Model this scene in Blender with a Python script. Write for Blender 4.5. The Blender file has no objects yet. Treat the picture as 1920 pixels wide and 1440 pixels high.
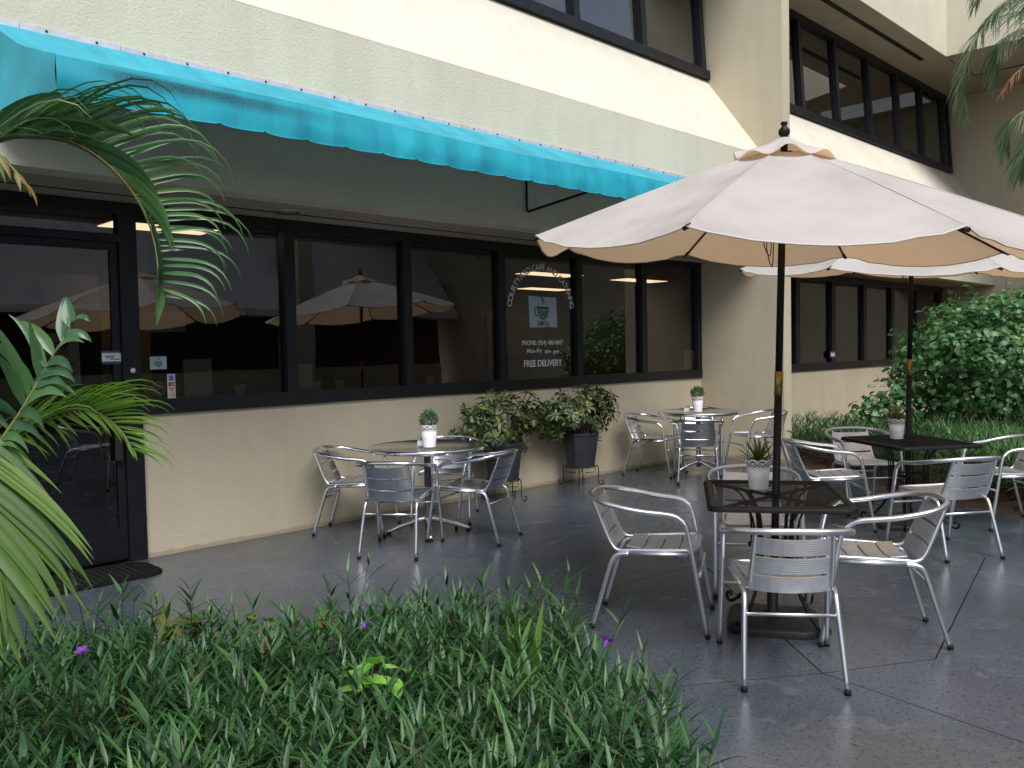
import bpy, bmesh, math, random
from mathutils import Vector, Matrix, noise
random.seed(7)
R = math.radians
S = bpy.context.scene
COL = S.collection

# ------------------------------------------------------------------ camera, sky, sun, exposure
cam_d = bpy.data.cameras.new('camera')
cam = bpy.data.objects.new('camera', cam_d)
COL.objects.link(cam)
F_ = Vector((0.7053, 0.7078, -0.0398)); R_ = Vector((0.7076, -0.7063, -0.0199)); U_ = Vector((0.0422, 0.0141, 0.999))
mw = Matrix.Identity(4)
for i in range(3):
    mw[i][0] = R_[i]; mw[i][1] = U_[i]; mw[i][2] = -F_[i]
mw[0][3] = 0; mw[1][3] = 0; mw[2][3] = 1.55
cam.matrix_world = mw
cam_d.sensor_width = 36; cam_d.lens = 29.97
cam_d.clip_start = 0.05; cam_d.clip_end = 500
S.camera = cam

SUN_EL, SUN_AZ = R(52), R(243)      # azimuth from +x, anticlockwise: high, behind the camera's left shoulder
w = bpy.data.worlds.new('World'); S.world = w; w.use_nodes = True
wn = w.node_tree.nodes; wl = w.node_tree.links
wn.clear()
sky = wn.new('ShaderNodeTexSky'); sky.sky_type = 'NISHITA'; sky.sun_disc = False
sky.sun_elevation = SUN_EL; sky.sun_rotation = R(90) - SUN_AZ
sky.air_density = 1.0; sky.dust_density = 1.0; sky.ozone_density = 1.0
hs = wn.new('ShaderNodeHueSaturation'); hs.inputs['Saturation'].default_value = 0.55
bg = wn.new('ShaderNodeBackground'); bg.inputs['Strength'].default_value = 0.078
wo = wn.new('ShaderNodeOutputWorld')
wl.new(sky.outputs[0], hs.inputs['Color']); wl.new(hs.outputs[0], bg.inputs[0]); wl.new(bg.outputs[0], wo.inputs[0])

sun_d = bpy.data.lights.new('sun', 'SUN'); sun_d.energy = 1.5; sun_d.angle = R(38); sun_d.color = (1, 0.97, 0.93)
sun = bpy.data.objects.new('sun', sun_d); COL.objects.link(sun)
sd = Vector((math.cos(SUN_EL) * math.cos(SUN_AZ), math.cos(SUN_EL) * math.sin(SUN_AZ), math.sin(SUN_EL)))
sun.rotation_euler = sd.to_track_quat('Z', 'Y').to_euler()
sun.location = (0, 0, 20)

S.view_settings.view_transform = 'Standard'; S.view_settings.look = 'None'
S.view_settings.exposure = 1.2; S.view_settings.gamma = 1.0
S.view_settings.use_curve_mapping = False
S.render.engine = 'CYCLES'
S.cycles.max_bounces = 8; S.cycles.transparent_max_bounces = 16

# ------------------------------------------------------------------ materials
def new_mat(name):
    m = bpy.data.materials.new(name); m.use_nodes = True
    nt = m.node_tree
    return m, nt, nt.nodes['Principled BSDF'], nt.nodes['Material Output']

def N(nt, t, **k):
    n = nt.nodes.new(t)
    for a, b in k.items():
        if a in n.inputs: n.inputs[a].default_value = b
        else: setattr(n, a, b)
    return n

def coords(nt, scale=None):
    tc = nt.nodes.new('ShaderNodeTexCoord')
    return tc.outputs['Object']

def geo_pos(nt):
    return nt.nodes.new('ShaderNodeNewGeometry').outputs['Position']

def ramp(nt, fac, stops):
    r = nt.nodes.new('ShaderNodeValToRGB')
    el = r.color_ramp.elements
    while len(el) < len(stops): el.new(0.5)
    for e, (p, c) in zip(el, stops):
        e.position = p; e.color = (*c, 1) if len(c) == 3 else c
    nt.links.new(fac, r.inputs[0])
    return r.outputs[0]

def bump(nt, bs, height, strength, dist):
    b = nt.nodes.new('ShaderNodeBump'); b.inputs['Strength'].default_value = strength; b.inputs['Distance'].default_value = dist
    nt.links.new(height, b.inputs['Height']); nt.links.new(b.outputs[0], bs.inputs['Normal'])
    return b

def simple(name, col, rough=0.5, metal=0.0, var=0.0, vscale=6.0, bstr=0.0, bscale=60.0, bdist=0.004, spec=None, stretch=None):
    m, nt, bs, out = new_mat(name)
    bs.inputs['Roughness'].default_value = rough; bs.inputs['Metallic'].default_value = metal
    if spec is not None: bs.inputs['Specular IOR Level'].default_value = spec
    bs.inputs['Base Color'].default_value = (*col, 1)
    pos = geo_pos(nt)
    if var > 0:
        n = N(nt, 'ShaderNodeTexNoise', Scale=vscale, Detail=6.0, Roughness=0.6); nt.links.new(pos, n.inputs['Vector'])
        c = ramp(nt, n.outputs['Fac'], [(0.3, tuple(x * (1 - var) for x in col)), (0.7, tuple(min(1, x * (1 + var)) for x in col))])
        nt.links.new(c, bs.inputs['Base Color'])
    if bstr > 0:
        n2 = N(nt, 'ShaderNodeTexNoise', Scale=bscale, Detail=4.0); nt.links.new(pos, n2.inputs['Vector'])
        bump(nt, bs, n2.outputs['Fac'], bstr, bdist)
    return m

def stucco(name, col, bstr=0.5, streak=0.045, base_dirt=False):
    m, nt, bs, out = new_mat(name)
    bs.inputs['Roughness'].default_value = 0.88; bs.inputs['Specular IOR Level'].default_value = 0.25
    pos = geo_pos(nt)
    n = N(nt, 'ShaderNodeTexNoise', Scale=1.1, Detail=8.0, Roughness=0.65); nt.links.new(pos, n.inputs['Vector'])
    mp = nt.nodes.new('ShaderNodeMapping'); mp.inputs['Scale'].default_value = (7, 7, 0.6); nt.links.new(pos, mp.inputs[0])
    n3 = N(nt, 'ShaderNodeTexNoise', Scale=1.0, Detail=5.0); nt.links.new(mp.outputs[0], n3.inputs['Vector'])
    c1 = ramp(nt, n.outputs['Fac'], [(0.32, tuple(x * 0.9 for x in col)), (0.62, col)])
    c2 = ramp(nt, n3.outputs['Fac'], [(0.35, (1 - streak,) * 3), (0.6, (1, 1, 1))])
    mx = nt.nodes.new('ShaderNodeMix'); mx.data_type = 'RGBA'; mx.blend_type = 'MULTIPLY'; mx.inputs[0].default_value = 1
    nt.links.new(c1, mx.inputs[6]); nt.links.new(c2, mx.inputs[7])
    res = mx.outputs[2]
    if base_dirt:     # splash-back grime with a ragged top along the foot of the wall
        sx = nt.nodes.new('ShaderNodeSeparateXYZ'); nt.links.new(pos, sx.inputs[0])
        nd = N(nt, 'ShaderNodeTexNoise', Scale=9.0, Detail=6.0); nt.links.new(pos, nd.inputs['Vector'])
        ma = nt.nodes.new('ShaderNodeMath'); ma.operation = 'MULTIPLY_ADD'; ma.inputs[1].default_value = -0.055
        nt.links.new(nd.outputs['Fac'], ma.inputs[0]); nt.links.new(sx.outputs[2], ma.inputs[2])
        f = ramp(nt, ma.outputs[0], [(0.0, (0.72, 0.69, 0.64)), (0.012, (1, 1, 1))])
        m2 = nt.nodes.new('ShaderNodeMix'); m2.data_type = 'RGBA'; m2.blend_type = 'MULTIPLY'; m2.inputs[0].default_value = 1
        nt.links.new(res, m2.inputs[6]); nt.links.new(f, m2.inputs[7]); res = m2.outputs[2]
    ns = N(nt, 'ShaderNodeTexNoise', Scale=17.0, Detail=7.0, Roughness=0.8); nt.links.new(pos, ns.inputs['Vector'])
    fs_ = ramp(nt, ns.outputs['Fac'], [(0.27, (0.62, 0.60, 0.56)), (0.345, (1, 1, 1))])
    m3 = nt.nodes.new('ShaderNodeMix'); m3.data_type = 'RGBA'; m3.blend_type = 'MULTIPLY'; m3.inputs[0].default_value = 0.6
    nt.links.new(res, m3.inputs[6]); nt.links.new(fs_, m3.inputs[7]); res = m3.outputs[2]
    nt.links.new(res, bs.inputs['Base Color'])
    nb = N(nt, 'ShaderNodeTexNoise', Scale=130.0, Detail=3.0, Roughness=0.6); nt.links.new(pos, nb.inputs['Vector'])
    nb2 = N(nt, 'ShaderNodeTexNoise', Scale=48.0, Detail=2.0); nt.links.new(pos, nb2.inputs['Vector'])
    ad = nt.nodes.new('ShaderNodeMath'); nt.links.new(nb.outputs['Fac'], ad.inputs[0]); nt.links.new(nb2.outputs['Fac'], ad.inputs[1])
    bump(nt, bs, ad.outputs[0], bstr, 0.006)
    return m

def leaf_mat(name, dark, mid, light, trans=0.25, rough=0.38, dead=None):
    m, nt, bs, out = new_mat(name)
    g = nt.nodes.new('ShaderNodeNewGeometry')
    oi = nt.nodes.new('ShaderNodeObjectInfo')
    ad = nt.nodes.new('ShaderNodeMath'); ad.operation = 'ADD'
    nt.links.new(g.outputs['Random Per Island'], ad.inputs[0]); nt.links.new(oi.outputs['Random'], ad.inputs[1])
    fr = nt.nodes.new('ShaderNodeMath'); fr.operation = 'FRACT'; nt.links.new(ad.outputs[0], fr.inputs[0])
    c = ramp(nt, fr.outputs[0], [(0.0, dark), (0.55, mid), (1.0, light)] if dead is None else [(0.0, dark), (0.52, mid), (0.982, light), (0.988, dead)])
    nt.links.new(c, bs.inputs['Base Color'])
    bs.inputs['Roughness'].default_value = rough
    tr = nt.nodes.new('ShaderNodeBsdfTranslucent')
    hv = nt.nodes.new('ShaderNodeHueSaturation'); hv.inputs['Value'].default_value = 1.5; hv.inputs['Saturation'].default_value = 1.1
    nt.links.new(c, hv.inputs['Color']); nt.links.new(hv.outputs[0], tr.inputs['Color'])
    mx = nt.nodes.new('ShaderNodeMixShader'); mx.inputs[0].default_value = trans
    nt.links.new(bs.outputs[0], mx.inputs[1]); nt.links.new(tr.outputs[0], mx.inputs[2]); nt.links.new(mx.outputs[0], out.inputs[0])
    return m

def glass_mat(name, tint, ior=1.55, gloss=(0.95, 0.97, 1.0)):
    m, nt, bs, out = new_mat(name)
    nt.nodes.remove(bs)
    t = nt.nodes.new('ShaderNodeBsdfTransparent'); t.inputs[0].default_value = (*tint, 1)
    g = nt.nodes.new('ShaderNodeBsdfGlossy'); g.inputs['Roughness'].default_value = 0.0; g.inputs['Color'].default_value = (*gloss, 1)
    fr = nt.nodes.new('ShaderNodeFresnel'); fr.inputs['IOR'].default_value = ior
    n = N(nt, 'ShaderNodeTexNoise', Scale=0.9, Detail=2.0); nt.links.new(geo_pos(nt), n.inputs['Vector'])
    b = nt.nodes.new('ShaderNodeBump'); b.inputs['Strength'].default_value = 0.03; b.inputs['Distance'].default_value = 0.05
    nt.links.new(n.outputs['Fac'], b.inputs['Height']); nt.links.new(b.outputs[0], g.inputs['Normal'])
    mx = nt.nodes.new('ShaderNodeMixShader')
    # only the outward face mirrors; the second face of the thin pane just passes the light on
    ge = nt.nodes.new('ShaderNodeNewGeometry')
    inv = nt.nodes.new('ShaderNodeMath'); inv.operation = 'SUBTRACT'; inv.inputs[0].default_value = 1.0; nt.links.new(ge.outputs['Backfacing'], inv.inputs[1])
    ml_ = nt.nodes.new('ShaderNodeMath'); ml_.operation = 'MULTIPLY'; nt.links.new(fr.outputs[0], ml_.inputs[0]); nt.links.new(inv.outputs[0], ml_.inputs[1])
    nt.links.new(ml_.outputs[0], mx.inputs[0]); nt.links.new(t.outputs[0], mx.inputs[1]); nt.links.new(g.outputs[0], mx.inputs[2])
    nt.links.new(mx.outputs[0], out.inputs[0])
    return m

def emit_mat(name, col, s):
    m, nt, bs, out = new_mat(name)
    bs.inputs['Base Color'].default_value = (0.8, 0.8, 0.8, 1)
    bs.inputs['Emission Color'].default_value = (*col, 1); bs.inputs['Emission Strength'].default_value = s
    return m

def paving_mat():
    m, nt, bs, out = new_mat('painted_concrete')
    pos = geo_pos(nt)
    n1 = N(nt, 'ShaderNodeTexNoise', Scale=0.9, Detail=8.0, Roughness=0.62, Distortion=0.6); nt.links.new(pos, n1.inputs['Vector'])
    n2 = N(nt, 'ShaderNodeTexNoise', Scale=48.0, Detail=5.0, Roughness=0.8); nt.links.new(pos, n2.inputs['Vector'])
    n3 = N(nt, 'ShaderNodeTexNoise', Scale=3.4, Detail=9.0, Roughness=0.72, Distortion=1.2); nt.links.new(pos, n3.inputs['Vector'])
    c1 = ramp(nt, n1.outputs['Fac'], [(0.3, (0.052, 0.063, 0.082)), (0.55, (0.076, 0.090, 0.114)), (0.75, (0.104, 0.121, 0.150))])
    # scuffed, paler film
    f3 = ramp(nt, n3.outputs['Fac'], [(0.56, (0, 0, 0)), (0.66, (1, 1, 1))])
    mA = nt.nodes.new('ShaderNodeMix'); mA.data_type = 'RGBA'
    sc = nt.nodes.new('ShaderNodeMath'); sc.operation = 'MULTIPLY'; sc.inputs[1].default_value = 0.42
    nt.links.new(f3, sc.inputs[0]); nt.links.new(sc.outputs[0], mA.inputs[0]); nt.links.new(c1, mA.inputs[6]); mA.inputs[7].default_value = (0.155, 0.175, 0.212, 1)
    # dark pits
    f2 = ramp(nt, n2.outputs['Fac'], [(0.38, (0.22, 0.22, 0.22)), (0.47, (1, 1, 1))])
    mB = nt.nodes.new('ShaderNodeMix'); mB.data_type = 'RGBA'; mB.blend_type = 'MULTIPLY'; mB.inputs[0].default_value = 0.8
    nt.links.new(f2, mB.inputs[7])
    # worn-through tan concrete near the garden edge (around x 2.9, y 1.1)
    sub = nt.nodes.new('ShaderNodeVectorMath'); sub.operation = 'DISTANCE'; sub.inputs[1].default_value = (2.75, 0.95, 0)
    nt.links.new(pos, sub.inputs[0])
    ad = nt.nodes.new('ShaderNodeMath'); ad.operation = 'MULTIPLY_ADD'; ad.inputs[1].default_value = -1.3
    nt.links.new(n3.outputs['Fac'], ad.inputs[0]); nt.links.new(sub.outputs['Value'], ad.inputs[2])
    ft = ramp(nt, ad.outputs[0], [(0.0, (0.26, 0.26, 0.26)), (0.26, (0, 0, 0))])
    mC = nt.nodes.new('ShaderNodeMix'); mC.data_type = 'RGBA'; nt.links.new(ft, mC.inputs[0]); nt.links.new(mA.outputs[2], mC.inputs[6]); mC.inputs[7].default_value = (0.14, 0.115, 0.085, 1)
    nt.links.new(mC.outputs[2], mB.inputs[6]); nt.links.new(mB.outputs[2], bs.inputs['Base Color'])
    rr = ramp(nt, n3.outputs['Fac'], [(0.35, (0.13,) * 3), (0.62, (0.30,) * 3)])
    nt.links.new(rr, bs.inputs['Roughness'])
    bs.inputs['Specular IOR Level'].default_value = 0.55
    nb = N(nt, 'ShaderNodeTexNoise', Scale=120.0, Detail=4.0, Roughness=0.7); nt.links.new(pos, nb.inputs['Vector'])
    bump(nt, bs, nb.outputs['Fac'], 0.30, 0.003)
    return m

def awning_mat():
    m, nt, bs, out = new_mat('turquoise_canvas')
    pos = geo_pos(nt)
    sx = nt.nodes.new('ShaderNodeSeparateXYZ'); nt.links.new(pos, sx.inputs[0])
    n1 = N(nt, 'ShaderNodeTexNoise', Scale=5.0, Detail=5.0); nt.links.new(pos, n1.inputs['Vector'])
    mp = nt.nodes.new('ShaderNodeMapping'); mp.inputs['Scale'].default_value = (4.5, 1, 0.5); nt.links.new(pos, mp.inputs[0])
    n4 = N(nt, 'ShaderNodeTexNoise', Scale=1.5, Detail=2.0); nt.links.new(mp.outputs[0], n4.inputs['Vector'])
    c = ramp(nt, n1.outputs['Fac'], [(0.3, (0.012, 0.34, 0.455)), (0.7, (0.022, 0.45, 0.57))])
    c4 = ramp(nt, n4.outputs['Fac'], [(0.40, (0.82, 0.84, 0.86)), (0.55, (1, 1, 1))])
    m4 = nt.nodes.new('ShaderNodeMix'); m4.data_type = 'RGBA'; m4.blend_type = 'MULTIPLY'; m4.inputs[0].default_value = 1
    nt.links.new(c, m4.inputs[6]); nt.links.new(c4, m4.inputs[7])
    # black mildew band just under the front roll, at the left end, speckled
    n2 = N(nt, 'ShaderNodeTexNoise', Scale=210.0, Detail=4.0); nt.links.new(pos, n2.inputs['Vector'])
    n3 = N(nt, 'ShaderNodeTexNoise', Scale=3.0, Detail=3.0); nt.links.new(pos, n3.inputs['Vector'])
    def mr(sock, a, b, c_, d):
        q = nt.nodes.new('ShaderNodeMapRange'); q.interpolation_type = 'SMOOTHSTEP'
        for i, v in enumerate((a, b, c_, d)): q.inputs[i + 1].default_value = v
        nt.links.new(sock, q.inputs[0]); return q.outputs[0]
    def mul(a, b):
        q = nt.nodes.new('ShaderNodeMath'); q.operation = 'MULTIPLY'; nt.links.new(a, q.inputs[0]); nt.links.new(b, q.inputs[1]); return q.outputs[0]
    zb = mul(mr(sx.outputs[2], 2.985, 3.06, 0, 1), mr(sx.outputs[2], 3.075, 3.105, 1, 0))
    xb = mul(mr(sx.outputs[0], 1.6, 1.9, 0, 1), mr(sx.outputs[0], 2.2, 3.6, 1, 0))
    k = mul(mul(zb, xb), mr(n2.outputs['Fac'], 0.30, 0.62, 0.38, 0.95))
    k = mul(k, mr(n3.outputs['Fac'], 0.3, 0.5, 0.5, 1.0))
    m5 = nt.nodes.new('ShaderNodeMix'); m5.data_type = 'RGBA'; nt.links.new(k, m5.inputs[0]); nt.links.new(m4.outputs[2], m5.inputs[6]); m5.inputs[7].default_value = (0.005, 0.02, 0.03, 1)
    nt.links.new(m5.outputs[2], bs.inputs['Base Color'])
    bs.inputs['Roughness'].default_value = 0.5
    tr = nt.nodes.new('ShaderNodeBsdfTranslucent'); nt.links.new(m5.outputs[2], tr.inputs[0])
    mx = nt.nodes.new('ShaderNodeMixShader'); mx.inputs[0].default_value = 0.03
    nt.links.new(bs.outputs[0], mx.inputs[1]); nt.links.new(tr.outputs[0], mx.inputs[2]); nt.links.new(mx.outputs[0], out.inputs[0])
    return m

def canopy_mat():
    m, nt, bs, out = new_mat('cream_umbrella_canvas')
    pos = geo_pos(nt)
    n1 = N(nt, 'ShaderNodeTexNoise', Scale=2.5, Detail=5.0); nt.links.new(pos, n1.inputs['Vector'])
    c = ramp(nt, n1.outputs['Fac'], [(0.28, (0.60, 0.55, 0.515)), (0.5, (0.71, 0.665, 0.635)), (0.68, (0.77, 0.725, 0.70))])
    nt.links.new(c, bs.inputs['Base Color']); bs.inputs['Roughness'].default_value = 0.7
    bs.inputs['Specular IOR Level'].default_value = 0.3
    nw = N(nt, 'ShaderNodeTexNoise', Scale=6.0, Detail=3.0); nt.links.new(pos, nw.inputs['Vector'])
    bump(nt, bs, nw.outputs['Fac'], 0.55, 0.035)
    tr = nt.nodes.new('ShaderNodeBsdfTranslucent'); tr.inputs[0].default_value = (0.80, 0.52, 0.27, 1)
    mx = nt.nodes.new('ShaderNodeMixShader'); mx.inputs[0].default_value = 0.39
    nt.links.new(bs.outputs[0], mx.inputs[1]); nt.links.new(tr.outputs[0], mx.inputs[2]); nt.links.new(mx.outputs[0], out.inputs[0])
    return m

CREAM = (0.585, 0.515, 0.38)
M = dict(
    stucco=stucco('cream_stucco', CREAM, 0.5, base_dirt=True),
    fascia=stucco('lit_cream_stucco', (0.66, 0.62, 0.49), 0.6, 0.04),  # walls' cream paint, with the bright daylight on the fascia put into its colour
    slope=stucco('smooth_cream_plaster', (0.755, 0.70, 0.585), 0.14, 0.06),
    oppwhite=stucco('white_stucco', (0.82, 0.81, 0.78), 0.3, 0.05),
    soffit=stucco('grey_beige_soffit', (0.40, 0.36, 0.27), 0.4, 0.06),
    frame=simple('dark_bronze_aluminium', (0.012, 0.013, 0.017), 0.42, 0.3, 0.25, 8),
    glass=glass_mat('tinted_window_glass', (0.50, 0.485, 0.465), 1.9),
    upglass=glass_mat('dark_upper_glass', (0.34, 0.33, 0.32), 2.5),
    pave=paving_mat(),
    joint=simple('dark_joint_filler', (0.036, 0.039, 0.046), 1.0, spec=0.0),
    soil=simple('dark_garden_soil', (0.035, 0.024, 0.016), 0.95, 0, 0.4, 14, 0.8, 40, 0.03),
    mulch=simple('red_brown_bark', (0.07, 0.034, 0.022), 0.9, 0, 0.5, 30, 0.6, 60, 0.01),
    awning=awning_mat(), canopy=canopy_mat(),
    hem=simple('stitched_hem', (0.60, 0.555, 0.52), 0.8),
    bar=simple('galvanised_bar', (0.62, 0.62, 0.68), 0.45, 0.3, 0.15, 20),
    screw=simple('rusty_screw', (0.05, 0.035, 0.03), 0.7, 0.2),
    black=simple('black_painted_steel', (0.008, 0.008, 0.009), 0.5, 0.0, 0.3, 20, spec=0.25),
    rubber=simple('black_rubber', (0.012, 0.012, 0.012), 0.8, spec=0.2),
    brass=simple('brass_sleeve', (0.30, 0.21, 0.07), 0.38, 0.8, 0.25, 12),
    base=simple('weathered_black_plastic', (0.016, 0.014, 0.014), 0.55, 0, 0.5, 9, 0.3, 40, 0.004),
    alu=simple('brushed_aluminium', (0.82, 0.84, 0.89), 0.36, 1.0, 0.06, 12),
    alu_slat=simple('ribbed_aluminium', (0.84, 0.86, 0.91), 0.38, 1.0, 0.10, 14),
    chrome=simple('polished_aluminium', (0.78, 0.80, 0.85), 0.17, 1.0, 0.05, 12),
    chrome_slat=simple('polished_slat', (0.66, 0.67, 0.71), 0.22, 1.0, 0.08, 14),
    white=simple('white_pot_enamel', (0.78, 0.78, 0.78), 0.35, 0, 0.04, 10),
    paper=simple('white_paper', (0.62, 0.60, 0.58), 0.8),
    papergrey=simple('grey_paper', (0.66, 0.64, 0.63), 0.8),
    sheet=simple('pale_blue_print', (0.36, 0.46, 0.52), 0.5),
    vinyl=simple('white_vinyl_letters', (0.70, 0.71, 0.73), 0.6),
    ink=simple('black_ink', (0.01, 0.012, 0.012), 0.6),
    limed=simple('dark_green_ink', (0.05, 0.11, 0.055), 0.6),
    limel=simple('pale_green_ink', (0.30, 0.42, 0.25), 0.6),
    blue=simple('blue_print', (0.02, 0.06, 0.22), 0.5),
    blue2=simple('mid_blue_print', (0.06, 0.17, 0.50), 0.5),
    red=simple('red_print', (0.45, 0.03, 0.03), 0.5),
    orange=simple('orange_print', (0.65, 0.25, 0.03), 0.5),
    planter=simple('charcoal_planter', (0.028, 0.032, 0.042), 0.5, 0, 0.2, 12),
    wire=simple('black_iron_wire', (0.012, 0.012, 0.012), 0.5, 0.3),
    potsoil=simple('potting_soil', (0.02, 0.014, 0.01), 0.95),
    roomwall=simple('brown_room_wall', (0.10, 0.09, 0.08), 0.85, 0, 0.1, 2),
    roomolive=simple('olive_room_wall', (0.26, 0.24, 0.08), 0.85, 0, 0.1, 2),
    roomfloor=simple('brown_room_floor', (0.10, 0.075, 0.055), 0.5, 0, 0.2, 3),
    roomceil=simple('ceiling_tile', (0.42, 0.40, 0.37), 0.9, 0, 0.08, 4),
    lamp=emit_mat('fluorescent_panel', (1.0, 0.76, 0.50), 2.2),
    wood=simple('dark_brown_wood', (0.06, 0.035, 0.02), 0.5, 0, 0.3, 8),
    gilt=simple('dull_gilt_frame', (0.22, 0.16, 0.06), 0.5, 0.3),
    canvas=simple('dim_painting', (0.10, 0.06, 0.03), 0.8, 0, 0.7, 6),
    cooler=simple('grey_cooler_panel', (0.40, 0.37, 0.32), 0.5, 0, 0.15, 4),
    steel=simple('recessed_light_trim', (0.45, 0.43, 0.38), 0.3, 0.8),
    mat_rubber=simple('black_ribbed_mat', (0.008, 0.008, 0.008), 0.9, 0, 0.3, 30, spec=0.1),
    hedge=leaf_mat('ruellia_leaf', (0.016, 0.056, 0.022), (0.042, 0.128, 0.042), (0.095, 0.22, 0.055), 0.26, 0.40, (0.15, 0.13, 0.05)),
    stem=simple('purple_brown_stem', (0.05, 0.028, 0.022), 0.6),
    litter=simple('dry_leaf_litter', (0.13, 0.085, 0.055), 0.9, 0, 0.5, 30),
    lirio=leaf_mat('grassy_leaf', (0.045, 0.11, 0.032), (0.080, 0.19, 0.055), (0.15, 0.30, 0.10), 0.25, 0.36),
    shrub=leaf_mat('shrub_leaf', (0.040, 0.12, 0.040), (0.078, 0.20, 0.066), (0.16, 0.33, 0.115), 0.24, 0.36),
    palmA=leaf_mat('palm_leaf_dark', (0.036, 0.10, 0.040), (0.056, 0.145, 0.052), (0.095, 0.20, 0.06), 0.24, 0.26),
    palmC=leaf_mat('palm_leaf_bright', (0.13, 0.26, 0.035), (0.18, 0.34, 0.05), (0.27, 0.43, 0.09), 0.35, 0.36),
    palmD=leaf_mat('palm_leaf_mid', (0.040, 0.10, 0.010), (0.066, 0.15, 0.015), (0.115, 0.21, 0.022), 0.30, 0.52),
    palmE=leaf_mat('palm_leaf_yellowing', (0.11, 0.17, 0.03), (0.20, 0.18, 0.04), (0.30, 0.17, 0.04), 0.3, 0.42),
    palmF=leaf_mat('far_palm_leaf', (0.045, 0.10, 0.055), (0.08, 0.15, 0.07), (0.19, 0.20, 0.09), 0.28, 0.38),
    palmdry=leaf_mat('dry_palm_leaf', (0.20, 0.06, 0.03), (0.28, 0.11, 0.05), (0.32, 0.2, 0.07), 0.25, 0.6),
    rachis=simple('olive_rachis', (0.20, 0.19, 0.06), 0.45, 0, 0.3, 20),
    trunk=simple('grey_palm_cane', (0.17, 0.15, 0.11), 0.8, 0, 0.35, 12, 0.5, 30, 0.01),
    scheff=leaf_mat('variegated_leaf', (0.014, 0.036, 0.015), (0.050, 0.085, 0.026), (0.27, 0.30, 0.09), 0.15, 0.36),
    thyme=leaf_mat('tiny_green_leaf', (0.05, 0.12, 0.045), (0.10, 0.20, 0.08), (0.18, 0.29, 0.13), 0.2, 0.5),
    agave=leaf_mat('olive_spiky_leaf', (0.05, 0.085, 0.02), (0.11, 0.14, 0.03), (0.26, 0.25, 0.05), 0.15, 0.45),
    lime=leaf_mat('lime_vine_leaf', (0.16, 0.42, 0.05), (0.26, 0.55, 0.09), (0.38, 0.66, 0.13), 0.3, 0.4),
    rusty=leaf_mat('rusty_vine_leaf', (0.07, 0.18, 0.03), (0.13, 0.24, 0.05), (0.24, 0.13, 0.035), 0.25, 0.42),
    petal=leaf_mat('violet_petal', (0.16, 0.03, 0.38), (0.22, 0.05, 0.50), (0.32, 0.10, 0.60), 0.3, 0.5),
)

# ------------------------------------------------------------------ mesh helpers
def catmull(pts, n=6):
    P = [Vector(p) for p in pts]
    if len(P) < 3: return P
    P = [P[0] * 2 - P[1]] + P + [P[-1] * 2 - P[-2]]
    out = []
    for i in range(1, len(P) - 2):
        a, b, c, d = P[i - 1:i + 3]
        for k in range(n):
            t = k / n
            out.append(0.5 * ((2 * b) + (c - a) * t + (2 * a - 5 * b + 4 * c - d) * t * t + (3 * b - a - 3 * c + d) * t ** 3))
    out.append(P[-2].copy())
    return out

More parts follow.
